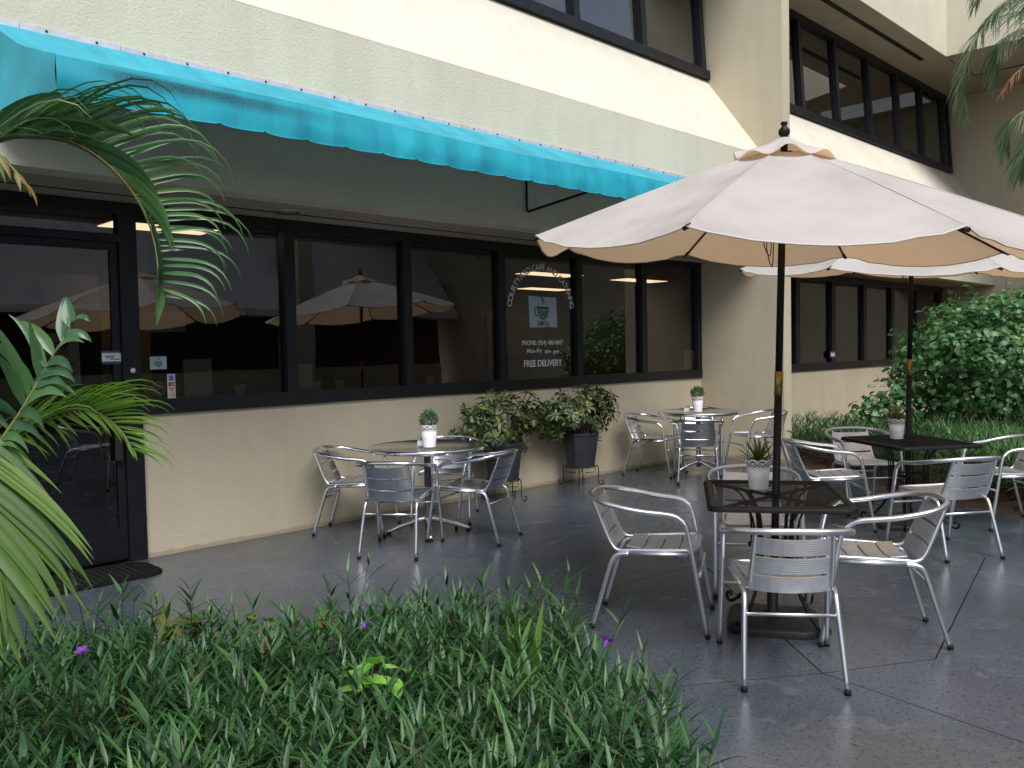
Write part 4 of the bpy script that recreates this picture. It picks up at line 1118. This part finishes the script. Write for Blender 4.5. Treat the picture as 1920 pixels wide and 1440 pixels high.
# ================================================================== PLANTERS
def planter(loc, label, slabel, seed, spread, top, tilt):
    random.seed(seed)
    st = thing('plant_stand', slabel, 'plant stand', loc, random.uniform(-.3, .3), 'wire stands under the planters')
    zr = .21
    MB().tube([(.165 * math.cos(i * .2618), .165 * math.sin(i * .2618), zr) for i in range(24)], .006, 6, closed=True).build('ring', M['wire'], st)
    for k in range(4):
        a = R(20 + 90 * k); cx, sx_ = math.cos(a), math.sin(a)
        pr = [(.165, zr), (.185, zr + .012), (.20, zr - .02), (.20, .10), (.20, .045), (.215, .012), (.245, .008), (.262, .03), (.25, .052), (.232, .045)]
        MB().tube(catmull([(r_ * cx, r_ * sx_, z_) for r_, z_ in pr], 5), .0055, 6).build('leg', M['wire'], st)
        pr = [(.165, zr), (.165, zr - .065), (.05, zr - .072)]
        MB().tube([(r_ * cx, r_ * sx_, z_) for r_, z_ in pr], .0045, 5).build('brace', M['wire'], st)
    t = thing('potted_shrub', label, 'potted plant', (loc[0], loc[1], zr + .006), R(22), 'variegated shrubs in dark planters')
    n = 8; mb = MB()
    prof = [(.165, 0), (.215, .36), (.225, .36), (.225, .385), (.205, .385), (.195, .33), (0, .33)]
    v = []; f = []
    for r_, z_ in prof:
        v += [(r_ * math.cos(2 * math.pi * k / n), r_ * math.sin(2 * math.pi * k / n), z_) for k in range(n)]
    for l in range(len(prof) - 1): f += [(l * n + k, l * n + (k + 1) % n, (l + 1) * n + (k + 1) % n, (l + 1) * n + k) for k in range(n)]
    f.append(tuple(range(n - 1, -1, -1)))
    mb.add(v, f); mb.build('planter', M['planter'], t)
    # leaf whorl, a few variants shared by all leaves
    vars_ = []
    for q in range(6):
        lb = MB()
        nl = random.randint(6, 8)
        for k in range(nl):
            a = 2 * math.pi * k / nl + random.uniform(-.15, .15)
            d = Vector((math.cos(a), math.sin(a), random.uniform(.05, .45)))
            lb.blade(d * .012, d, Vector((0, 0, 1)), random.uniform(.065, .098), random.uniform(.026, .036), random.uniform(.3, .9), 4, .18, shape=lambda t_: math.sin(math.pi * min(1, .06 + .94 * t_ ** 1.25)) ** .75)
        lb.tube([(0, 0, -.07), (0, 0, .004)], .0022, 4)
        me = lb.mesh('leaf'); me.materials.append(M['scheff']); vars_.append(me)
    sm_ = MB()
    ex, ey, ez = spread
    for i in range(175):
        u_ = Vector((random.gauss(0, 1), random.gauss(0, .8), random.gauss(.15, .8))); u_.normalize()
        r_ = random.uniform(.55, 1.0)
        dx = tilt * (u_.x if u_.x > 0 else 0)
        p = Vector((u_.x * ex * r_, u_.y * ey * r_, .58 + u_.z * ez * r_ + dx * .1))
        wob = noise.noise(p * 4 + Vector((seed, 0, 0)))
        p += u_ * wob * .09
        if p.z < .30: p.z = .30 + random.uniform(0, .08)
        # keep clear of the wall behind
        wy = loc[1] + p.y
        p.y = min(p.y, 6.60 - loc[1] - .05)
        o = link('leaf', random.choice(vars_), t)
        q = (u_ * .9 + Vector((0, -.25, .55)) + Vector((random.gauss(0, .3), random.gauss(0, .3), random.gauss(0, .2)))).to_track_quat('Z', 'Y')
        o.matrix_local = Matrix.Rotation(-R(22), 4, 'Z') @ Matrix.LocRotScale(p, q @ Matrix.Rotation(random.uniform(0, 6), 4, 'Z').to_quaternion(), (random.uniform(.75, 1.15),) * 3)
        if i % 2 == 0:
            b = Matrix.Rotation(-R(22), 4, 'Z') @ p
            sm_.tube(catmull([(b.x * .1, b.y * .1, .32), (b.x * .45, b.y * .45, .3 + (b.z - .3) * .6), tuple(b)], 3), [.008, .0075, .007, .006, .005, .0045, .004], 5)
    sm_.build('stems', M['stem'], t)
planter((6.13, 6.30, 0), 'variegated shrub in charcoal planter behind the near round table, left of the pair', 'scrolled wire stand half hidden behind the chair, under the left planter', 11, (.60, .23, .34), 1, 0.3)
planter((7.38, 6.32, 0), 'variegated shrub in charcoal planter standing clear against the wall, right of the pair', 'scrolled wire stand in clear view under the right planter', 23, (.64, .23, .34), 1, 0.9)
random.seed(3)

# ================================================================== INDOOR PLANTS ON THE SILL
for i, (x, y, s, arch, lab) in enumerate([(4.28, 6.86, 1.0, True, 'small plant in a white pot inside the second pane, with a wire arch'), (5.62, 6.84, 1.0, True, 'small plant in a white pot inside the third pane, with a wire arch'), (3.52, 6.86, .9, True, 'small plant under wire arches inside the first pane'), (4.55, 6.88, 1.3, False, 'bushier plant in a white pot near the right end of the second pane')]):
    t = thing('sill_plant', lab, 'potted plant', (x, y, 1.20), 0, 'plants standing inside the window')
    MB().lathe([(.035, 0), (.05, .10), (.045, .10), (0, .09)], 18, close=True).build('pot', M['papergrey'], t)
    mb = MB()
    for k in range(60):
        d = Vector((random.gauss(0, 1), random.gauss(0, .7), random.uniform(.1, 1.4))).normalized()
        mb.blade(Vector((0, 0, .1)) + d * random.uniform(0, .09) * s, d, (random.gauss(0, .4), random.gauss(0, .4), 1), random.uniform(.05, .09) * s, .024, .5, 3)
    mb.build('foliage', M['hedge'], t, kind='stuff')
    if arch:
        for ox in (-.06, .12):
            MB().tube(catmull([(ox - .075, .03, 0), (ox - .075, .03, .22), (ox - .055, .03, .285), (ox, .03, .31), (ox + .055, .03, .285), (ox + .075, .03, .22), (ox + .075, .03, 0)], 5), .0045, 5).build('wire_arch', M['wire'], t)

# ================================================================== DOOR MAT
mb = MB(); P = []
for cx, cy, a0 in ((2.36, 6.42, 0), (1.3, 6.42, 90), (1.3, 6.2, 180), (2.36, 6.2, 270)):
    for i in range(6):
        a = R(a0 + 18 * i); P.append((cx + .16 * math.cos(a), cy + .16 * math.sin(a)))
mb.prism(P[::-1], 'z', .012, .001)
mo = thing('door_mat', 'black ribbed rubber mat lying in front of the entrance door', 'mat', (1.8, 6.2, 0))
o = mb.build('mat_base', M['mat_rubber'], mo); o.matrix_parent_inverse = Matrix.Translation((-1.8, -6.2, 0))
mb = MB()
for i in range(26):
    x = 1.22 + i * .045
    mb.box((x, 6.10, .012), (x + .022, 6.52, .017))
o = mb.build('ribs', M['rubber'], mo, kind='stuff'); o.matrix_parent_inverse = Matrix.Translation((-1.8, -6.2, 0))

# ================================================================== FRONT HEDGE (ruellia)
BED = [(-0.6, 0.9), (0.6, 0.45), (1.35, 0.85), (1.80, 1.20), (2.20, 1.62), (2.52, 2.05), (2.74, 2.52), (2.62, 3.05), (2.25, 3.42), (1.92, 3.62), (1.72, 3.95), (1.42, 4.55), (0.9, 4.9), (-0.2, 4.6)]
def inside(p, poly):
    c = False; n = len(poly)
    for i in range(n):
        x1, y1 = poly[i]; x2, y2 = poly[i - 1]
        if (y1 > p[1]) != (y2 > p[1]) and p[0] < (x2 - x1) * (p[1] - y1) / (y2 - y1) + x1: c = not c
    return c
mb = MB(); mb.prism([(x, y) for x, y in BED][::-1], 'z', 0.012, -0.04)
mb.build('hedge_bed', M['soil'], kind='structure')
def dist_edge(p, poly):
    best = 9
    for i in range(len(poly)):
        a, b = Vector(poly[i - 1]), Vector(poly[i]); ab = b - a; q = Vector(p)
        t = max(0, min(1, (q - a).dot(ab) / ab.length_squared)); best = min(best, (q - a - ab * t).length)
    return best
hl = MB(); hst = MB()
def lance(t): return min(1, .25 + 3.2 * t) * (1 - t) ** .75 * 1.25 if t < 1 else 0
def shoot(x, y, h, lean, lm, sm_, nleaf=None, ls=1.0, z0=0.0):
    top = Vector((x + lean.x * h, y + lean.y * h, z0 + h)); b = Vector((x, y, z0))
    sm_.tube([tuple(b), tuple(b.lerp(top, .55) + Vector((random.gauss(0, .008), random.gauss(0, .008), 0))), tuple(top)], [.0032, .0026, .0014], 4, cap=False)
    npair = nleaf or random.randint(6, 10); a = random.uniform(0, 6.28)
    for k in range(npair):
        t = 1 - (k / npair) * .80
        a += math.pi / 2 + random.uniform(-.35, .35)
        p = b.lerp(top, t)
        for s in (0, math.pi):
            if random.random() < .08: continue
            up_ = max(.05, (1.5 * t ** 3) + random.uniform(-.25, .3))
            d = Vector((math.cos(a + s), math.sin(a + s), up_))
            L = random.uniform(.09, .165) * (1 if k > 0 else .65) * ls
            lm.blade(p, d, Vector((0, 0, 1)), L, L * random.uniform(.115, .165), random.uniform(.25, 1.05) * (1.1 - .5 * t), 5, .25, lance)
cnt = 0
while cnt < 2250:
    x = random.uniform(-.3, 3.0); y = random.uniform(.5, 4.9)
    if not inside((x, y), BED): continue
    dd = math.hypot(x, y)
    if dd < .95: continue
    fd = x * .7053 + y * .7078; fr = x * .7076 - y * .7063
    if fd < .7 or abs(fr) > fd * .66 + .55: continue
    e = dist_edge((x, y), BED)
    thin = 1.0
    if y > 3.15 and x < 2.15: thin = .36         # sparser, lower patch by the door path
    if random.random() > thin * (0.75 + .25 * min(1, e / .3)): continue
    h = random.uniform(.25, .48) * (.85 if thin < 1 else 1) + .09 * noise.noise(Vector((x * 1.9, y * 1.9, 0)))
    if random.random() < .16: h += random.uniform(.05, .16)
    if thin < 1 and random.random() < .5: h *= .7
    lean = Vector((random.gauss(0, .16), random.gauss(0, .16)))
    if e < .25: lean += Vector((x - 1.3, y - 2.4)).normalized() * .12
    shoot(x, y, h, lean, hl, hst); cnt += 1
hb = link('flower_hedge', None); tag(hb, 'dense low green flowering hedge of narrow leaves in the foreground', 'hedge'); hb['kind'] = 'stuff'
hl.build('foliage', M['hedge'], hb, kind='stuff'); hst.build('stems', M['stem'], hb, kind='stuff')
# leaf litter
mb = MB()
for i in range(900):
    x = random.uniform(.2, 2.9); y = random.uniform(.6, 4.6)
    if not inside((x, y), BED): continue
    a = random.uniform(0, 6.28); mb.blade((x, y, .02 + random.uniform(0, .03)), (math.cos(a), math.sin(a), random.uniform(-.2, .3)), (random.gauss(0, .3), random.gauss(0, .3), 1), random.uniform(.05, .10), random.uniform(.012, .025), .3, 3)
tag(mb.build('leaf_litter', M['litter'], kind='stuff'), 'dry brown leaves lying under the foreground hedge', 'leaf litter')

# violet flowers, one thing each
def flower(x, y, z, label):
    t = thing('violet_flower', label, 'flower', (x, y, z), random.uniform(0, 6), 'violet flowers in the hedge'); t.rotation_euler = (R(random.uniform(15, 50)), R(random.uniform(-30, 30)), random.uniform(0, 6)); t.scale = (.85,) * 3
    for k in range(5):
        a = k * 1.2566; d = Vector((math.cos(a), math.sin(a), .9))
        MB().blade(d * .006 - Vector((0, 0, 0)), d, (0, 0, 1), .028, .021, .9, 3, .15, shape=lambda t_: .25 + .75 * math.sin(math.pi * min(.98, t_ * .8 + .12)) if t_ < 1 else .5).build('petal', M['petal'], t)
    MB().lathe([(.003, -.03), (.005, -.01), (.008, .006)], 8, close=False).build('throat', M['petal'], t)
    MB().tube([(0, 0, -.03), (0.0, 0, -.12)], .0016, 4).build('stalk', M['stem'], t)

# lime vine and broad strap leaves growing up through the hedge
def rosette(name, label, cat, loc, mat, n, L, Wd, el, droop=.5, shape=None, spread=.03):
    t = thing(name, label, cat, loc, random.uniform(0, 6))
    for k in range(n):
        a = k * 2.4 + random.uniform(-.3, .3); e_ = R(random.uniform(*el)); d = Vector((math.cos(a) * math.cos(e_), math.sin(a) * math.cos(e_), math.sin(e_)))
        b = Vector((random.gauss(0, spread), random.gauss(0, spread), random.uniform(-.05, .05)))
        MB().blade(b, d, (0, 0, 1) if e_ < 1.2 else (1, 0, 0), L * random.uniform(.75, 1.2), Wd, droop, 5, .15, shape).build('leaf', mat, t)
    MB().tube([(0, 0, -loc[2] + .02), (.01, 0, -loc[2] * .5), (0, 0, .03)], .003, 5).build('stem', M['stem'], t)
    return t

# ================================================================== RIGHT BED PLANTING
rl = MB(); rl2 = MB(); rst = MB()
RB = [(8.16, 1.6), (8.86, 2.92), (9.35, 3.62), (10.05, 4.65), (10.9, 5.9), (11.6, 5.9), (12.4, 4.6), (12.6, 1.2), (8.5, 0.9)]
cnt = 0
while cnt < 1500:
    x = random.uniform(8.2, 12.6); y = random.uniform(.9, 5.9)
    if not inside((x, y), RB): continue
    if y < x * .10: continue
    left = (y - 2.0) > (x - 8.3) * 0.62 or dist_edge((x, y), RB[:5]) < .32
    if left:
        shoot(x, y, random.uniform(.30, .52) + .16 * max(0, noise.noise(Vector((x * 2, y * 2, 5)))), Vector((random.gauss(0, .14), random.gauss(0, .14))), rl2, rst, 5, 1.25, .04)
    else:
        hh = .30 + .07 * noise.noise(Vector((x * 1.3, y * 1.3, 3)))
        for k in range(15):
            a = random.uniform(0, 6.28); e_ = R(random.uniform(48, 86)); d = Vector((math.cos(a) * math.cos(e_), math.sin(a) * math.cos(e_), math.sin(e_)))
            rl.blade((x + random.gauss(0, .03), y + random.gauss(0, .03), .05 + hh * random.uniform(.3, 1)), d, (random.gauss(0, .3), random.gauss(0, .3), 1), random.uniform(.20, .36), random.uniform(.011, .018), random.uniform(.5, 1.7), 4, .3)
    cnt += 1
gb = link('grassy_ground_cover', None); tag(gb, 'bright green grassy ground cover behind the rear black table', 'ground cover'); gb['kind'] = 'stuff'
rl.build('foliage', M['lirio'], gb, kind='stuff')
gb2 = link('low_leafy_hedge', None); tag(gb2, 'low dark leafy hedge between the projecting wall and the rear black table', 'hedge'); gb2['kind'] = 'stuff'
rl2.build('foliage', M['hedge'], gb2, kind='stuff'); rst.build('stems', M['stem'], gb2, kind='stuff')

# large shrub
random.seed(19)
sh = thing('round_leaf_shrub', 'large bushy green shrub in front of the end wall', 'shrub', (13.0, 3.58, 0.03))
lv = []
for q in range(5):
    lb = MB()
    lb.blade((0, 0, 0), (1, 0, .25), (0, 0, 1), .098, .066, random.uniform(.3, 1.3), 5, .16, shape=lambda t_: math.sin(math.pi * min(1, .10 + .90 * t_)) ** .6 * (1.05 - .35 * t_))
    me = lb.mesh('leaf'); me.materials.append(M['shrub']); lv.append(me)
def shrub_pt():
    while True:
        u_ = Vector((random.gauss(0, 1), random.gauss(0, 1), random.gauss(.1, 1))).normalized()
        if u_.z < -.75: continue
        r_ = random.uniform(0, 1) ** .22
        lump = 1 + .24 * noise.noise(u_ * 2.3 + Vector((4, 1, 0))) + .10 * noise.noise(u_ * 5.5)
        p = Vector((u_.x * 1.36, u_.y * 1.30, u_.z * 1.02)) * r_ * lump
        p.z += 1.16
        if p.z < .40: continue
        return p, u_, r_
big = []
for i in range(8200): big.append(shrub_pt())
# side spray reaching left
for i in range(420):
    s = random.random(); c = Vector((-1.0, .65, .95)).lerp(Vector((-1.75, 1.15, .55)), s)
    u_ = Vector((random.gauss(0, 1), random.gauss(0, 1), random.gauss(0, 1))).normalized()
    big.append((c + u_ * random.uniform(.05, .42) * (1 - .4 * s), (u_ + Vector((-.5, .2, .3))).normalized(), .9))
# sprigs breaking the outline
for i in range(70):
    p, u_, r__ = shrub_pt()
    if r__ < .8: continue
    d = (u_ + Vector((random.gauss(0, .25), random.gauss(0, .25), .55))).normalized(); L_ = random.uniform(.16, .38)
    MB().tube([tuple(p - d * .15), tuple(p + d * L_)], .004, 4).build('twig', M['stem'], sh)
    for k in range(7):
        big.append((p + d * L_ * (k + 1) / 7 + Vector((random.gauss(0, .025), random.gauss(0, .025), random.gauss(0, .015))), (d * .3 + Vector((random.gauss(0, 1), random.gauss(0, 1), .3))).normalized(), 1))
cd = Vector((-12.85, -3.68, 1.5)).normalized()
big.sort(key=lambda b: -((b[0] - Vector((0, 0, 1.1))).dot(cd)))
joined = MB()
for i, (p, u_, r_) in enumerate(big):
    q = (u_ + Vector((0, 0, .7)) + Vector((random.gauss(0, .6), random.gauss(0, .6), random.gauss(0, .5)))).to_track_quat('Z', 'Y') @ Matrix.Rotation(random.uniform(0, 6.28), 4, 'Z').to_quaternion()
    sc = random.uniform(.65, 1.25)
    if i < 300:
        o = link('leaf', lv[i % 5], sh); o.matrix_local = Matrix.LocRotScale(p, q, (sc,) * 3)
    else:
        me = lv[i % 5]; mt_ = Matrix.LocRotScale(p, q, (sc,) * 3)
        joined.add([mt_ @ v.co for v in me.vertices], [tuple(pp.vertices) for pp in me.polygons], True)
joined.build('crown', M['shrub'], sh, kind='stuff')
for k in range(9):
    a = k * .7; e_ = Vector((math.cos(a) * .8, math.sin(a) * .7, 1.3 + .3 * math.sin(k * 2)))
    MB().tube(catmull([(0.05 * math.cos(a), .05 * math.sin(a), 0), (e_.x * .4, e_.y * .4, .6), tuple(e_)], 4), [.025 - .0022 * i for i in range(9)], 6).build('branch', M['stem'], sh)

# ================================================================== PALMS
random.seed(5)
LEAF_COUNT = [0]
def palm_shape(t): return (min(1, .35 + 2.6 * t) if t < .25 else 1 - ((t - .25) / .75) ** 1.7) if t < 1 else 0
def frond(parent, pts, mat, sides, n, L, Wd, droop, single=True, up=Vector((0, 0, 1)), rr=.0075, s0=.12, tilt=.35, jit=.11, late=False):
    P = catmull(pts, 8); m = len(P)
    fr = MB().tube([tuple(p) for p in P], [rr * (1 - .8 * i / (m - 1)) for i in range(m)], 6).build('frond', M['rachis'], parent)
    fr.matrix_parent_inverse = Matrix.Translation(-Vector(parent.location))
    jm = MB()
    for i in range(n):
        t = s0 + (1 - s0) * (i + .5) / n
        x = t * (m - 1); k = min(m - 2, int(x)); p = P[k].lerp(P[k + 1], x - k); tan = (P[k + 1] - P[k]).normalized()
        for sd_ in sides:
            sv = Vector(sd_[0]); dl = sd_[1]
            d = (sv + tan * (tilt + .9 * t * t) + Vector((random.gauss(0, jit), random.gauss(0, jit), random.gauss(0, jit)))).normalized()
            LL = L * dl * (math.sin(math.pi * min(.93, .30 + .62 * t)) ** .6) * random.uniform(.78, 1.12)
            mb = MB() if single else jm
            nrm = tan.cross(d); nrm = nrm if nrm.length > .05 else up
            if nrm.z < 0: nrm = -nrm
            mb.blade(p, d, nrm, LL, Wd * random.uniform(.8, 1.15), droop * sd_[2] * random.uniform(.8, 1.25), 9, .35, palm_shape, late)
            if single:
                mb.build('leaflet', mat, fr); LEAF_COUNT[0] += 1
    if not single: jm.build('leaflets', mat, fr, kind='stuff')
    return fr
r_, u_v, f_v = R_, U_, F_
palm = thing('areca_palm', 'palm with arching fronds reaching in from the left edge', 'palm', (0.42, 3.05, 0.0))
def cane(p, rad, base=(0.42, 3.0)):
    o = MB().tube(catmull([(base[0], base[1], 0), (base[0] + (p[0] - base[0]) * .3, base[1] + (p[1] - base[1]) * .3, p[2] * .5), p], 6), [rad] * 13, 8).build('cane', M['trunk'], palm)
    o.matrix_parent_inverse = Matrix.Translation(-Vector(palm.location))
FA = [(0.565, 3.134, 1.97), (0.678, 3.103, 2.158), (0.804, 3.124, 2.256), (0.909, 3.162, 2.291), (1.032, 3.182, 2.297), (1.139, 3.142, 2.228), (1.233, 3.111, 2.103), (1.268, 3.069, 1.95), (1.252, 3.002, 1.755)]
FC = [(0.574, 2.866, 1.117), (0.646, 2.871, 1.232), (0.693, 2.827, 1.301), (0.778, 2.817, 1.358), (0.863, 2.804, 1.389), (0.939, 2.799, 1.388), (1.009, 2.798, 1.341), (1.047, 2.755, 1.256)]
FB = [(0.583, 2.786, 1.125), (0.643, 2.735, 1.274), (0.712, 2.673, 1.407), (0.759, 2.632, 1.511), (0.846, 2.624, 1.661)]
FD = [(0.561, 2.752, 1.399), (0.576, 2.662, 1.301), (0.573, 2.587, 1.193), (0.551, 2.533, 1.078), (0.509, 2.498, 0.968)]
FE = [(0.502, 3.058, 2.018), (0.585, 2.983, 2.156), (0.664, 2.906, 2.193), (0.729, 2.839, 2.152), (0.781, 2.783, 2.057)]
frond(palm, FA, M['palmA'], [(r_ * .68 + u_v * .70 + f_v * .28, 1.0, 1.0)], 54, .52, .0155, 2.5, tilt=.02, s0=.10, jit=.07, late=True)
frond(palm, [(a - .004, b - .012, c + .004) for a, b, c in FA], M['palmA'], [(-f_v * .40 + u_v * .42 + r_ * .16, 1.0, 1.4)], 20, .34, .052, 1.0, tilt=.95, s0=.06, jit=.15)
frond(palm, FC, M['palmC'], [(r_ * .75 + u_v * .55 + f_v * .25, 1.0, 1.0), (r_ * .55 + u_v * .62 - f_v * .35, .85, 1.0), (r_ * .2 - u_v * .8, .38, .4)], 30, .30, .0095, 1.3, tilt=.35, s0=.14, jit=.1, late=True)
frond(palm, FB, M['palmA'], [(-r_ * .75 + u_v * .45 - f_v * .2, 1.0, .9), (r_ * .75 + u_v * .40 - f_v * .3, .66, 2.0)], 14, .25, .034, 1.0, tilt=.35, jit=.22)
frond(palm, FD, M['palmD'], [(r_ * .82 - u_v * .42 + f_v * .15, 1.0, .7), (r_ * .45 - u_v * .85 - f_v * .30, .95, .5)], 34, .44, .029, .85, tilt=.2, s0=.02, jit=.07)
frond(palm, FE, M['palmE'], [(r_ * .4 - u_v * .3 + f_v * .3, .6, 1.2), (-u_v * .6 + r_ * .2, .5, 1.0)], 12, .25, .016, 1.1)
cane(FA[0], .016); cane(FC[0], .012); cane(FB[0], .014); cane(FD[0], .012, (0.38, 2.85)); cane(FE[0], .013)

palm2 = thing('tall_palm', 'palm with drooping fronds hanging into the upper right corner', 'palm', (11.1, 1.95, 0.0))
P2 = [
    ([(11.333, 2.034, 4.886), (10.895, 2.341, 5.09), (10.454, 2.637, 5.06), (10.054, 2.884, 4.889), (9.803, 2.974, 4.549), (9.738, 3.02, 4.217), (9.765, 2.977, 3.91)], 'palmF'),
    ([(10.962, 1.967, 4.666), (10.651, 2.287, 4.844), (10.372, 2.566, 4.852), (10.054, 2.732, 4.682), (9.998, 2.776, 4.488), (10.004, 2.757, 4.265)], 'palmF'),
    ([(11.177, 2.001, 4.045), (10.735, 2.302, 4.084), (10.376, 2.514, 4.007), (10.19, 2.691, 3.843), (10.149, 2.714, 3.535)], 'palmF'),
    ([(10.608, 1.99, 3.829), (10.336, 2.262, 3.837), (10.136, 2.455, 3.732), (10.039, 2.537, 3.46), (10.006, 2.557, 3.24)], 'palmF'),
    ([(11.623, 2.188, 5.236), (11.27, 2.424, 5.68), (10.823, 2.732, 5.763), (10.413, 2.988, 5.552), (10.205, 3.032, 5.167)], 'palmF'),
    ([(10.448, 1.921, 4.797), (10.191, 2.19, 5.02), (10.003, 2.381, 5.079), (9.77, 2.607, 4.978), (9.608, 2.756, 4.767)], 'palmF'),
    ([(11.1, 2.0, 4.55), (10.7, 2.3, 4.60), (10.35, 2.5, 4.50), (10.12, 2.65, 4.30), (10.02, 2.72, 4.12)], 'palmdry'),
]
for pts, mm in P2:
    frond(palm2, pts, M[mm], [(-r_ * .55 - u_v * .35 + f_v * .6, 1.0, 1.1), (-r_ * .1 - u_v * .55 - f_v * .6, .9, 1.1)], 62 if mm == 'palmF' else 22, .44 if mm == 'palmF' else .26, .015, 1.0, single=False, rr=.014, tilt=.45, s0=.2)
o = MB().tube(catmull([(11.15, 1.95, 0), (11.12, 1.95, 1.5), (11.1, 1.94, 3.0), (11.1, 1.94, 4.5)], 6), [.09 - .0012 * i for i in range(19)], 12).build('trunk', M['trunk'], palm2)
o.matrix_parent_inverse = Matrix.Translation(-Vector(palm2.location))
for pts, mm in P2:
    o = MB().tube(catmull([(11.1, 1.94, min(4.3, pts[0][2] - .3)), tuple(Vector((11.1, 1.94, pts[0][2] - .1)).lerp(Vector(pts[0]), .6)), pts[0]], 4), .013, 6).build('leaf_stalk', M['rachis'], palm2)
    o.matrix_parent_inverse = Matrix.Translation(-Vector(palm2.location))

# bits of leaf and twig blown onto the wet paving
random.seed(31)
mb = MB()
for i in range(150):
    x = random.uniform(2.6, 8.0); y = random.uniform(.6, 6.3)
    if inside((x, y), BED) or y < .35 * x - .6: continue
    a = random.uniform(0, 6.28)
    mb.blade((x, y, .003), (math.cos(a), math.sin(a), .05), (0, 0, 1), random.uniform(.012, .04), random.uniform(.004, .009), .05, 2, .3)
tag(mb.build('leaf_debris', M['litter'], kind='stuff'), 'scattered dark leaf bits and twigs on the wet paving', 'leaf debris')

# ---- small plants standing out of the hedge
random.seed(9)
flower(1.93, 2.78, .47, 'violet flower at the middle left of the hedge, above the lime vine')
flower(2.70, 2.45, .46, 'violet flower held above the hedge top, left of the armchair leg')
flower(2.44, 1.98, .46, 'violet flower at the hedge top below the armchair, left of the corner')
flower(2.16, 1.60, .46, 'violet flower at the right end of the hedge by the paving')
flower(1.06, 3.35, .46, 'violet flower at the far left of the hedge below the palm')
vin = rosette('lime_vine', 'bright lime green vine leaves poking out of the foreground hedge', 'vine', (1.66, 2.36, .47), M['lime'], 12, .095, .065, (-10, 50), .8, lambda t_: math.sin(math.pi * min(1, .12 + .88 * t_)) ** .6 * (1.1 - .4 * t_))
rosette('strap_leaf_plant', 'broad upright strap leaves standing in the right half of the hedge', 'plant', (2.20, 2.12, .18), M['palmD'], 6, .38, .032, (66, 86), .35, lambda t_: math.sin(math.pi * min(1, .15 + .85 * t_)) ** .5)
for i, (x, y, lab) in enumerate([(1.62, 3.82, 'reddish yellow creeper at the left of the thin patch by the path'), (1.90, 3.55, 'reddish yellow creeper in the middle of the thin patch by the path'), (2.12, 3.38, 'reddish yellow creeper at the right of the thin patch by the path')]):
    t = rosette('creeper', lab, 'creeper', (x, y, .30), M['rusty'], 24, .07, .05, (-20, 60), .7, lambda t_: math.sin(math.pi * min(1, .12 + .88 * t_)) ** .6, spread=.07)
    t['group'] = 'creepers by the path'
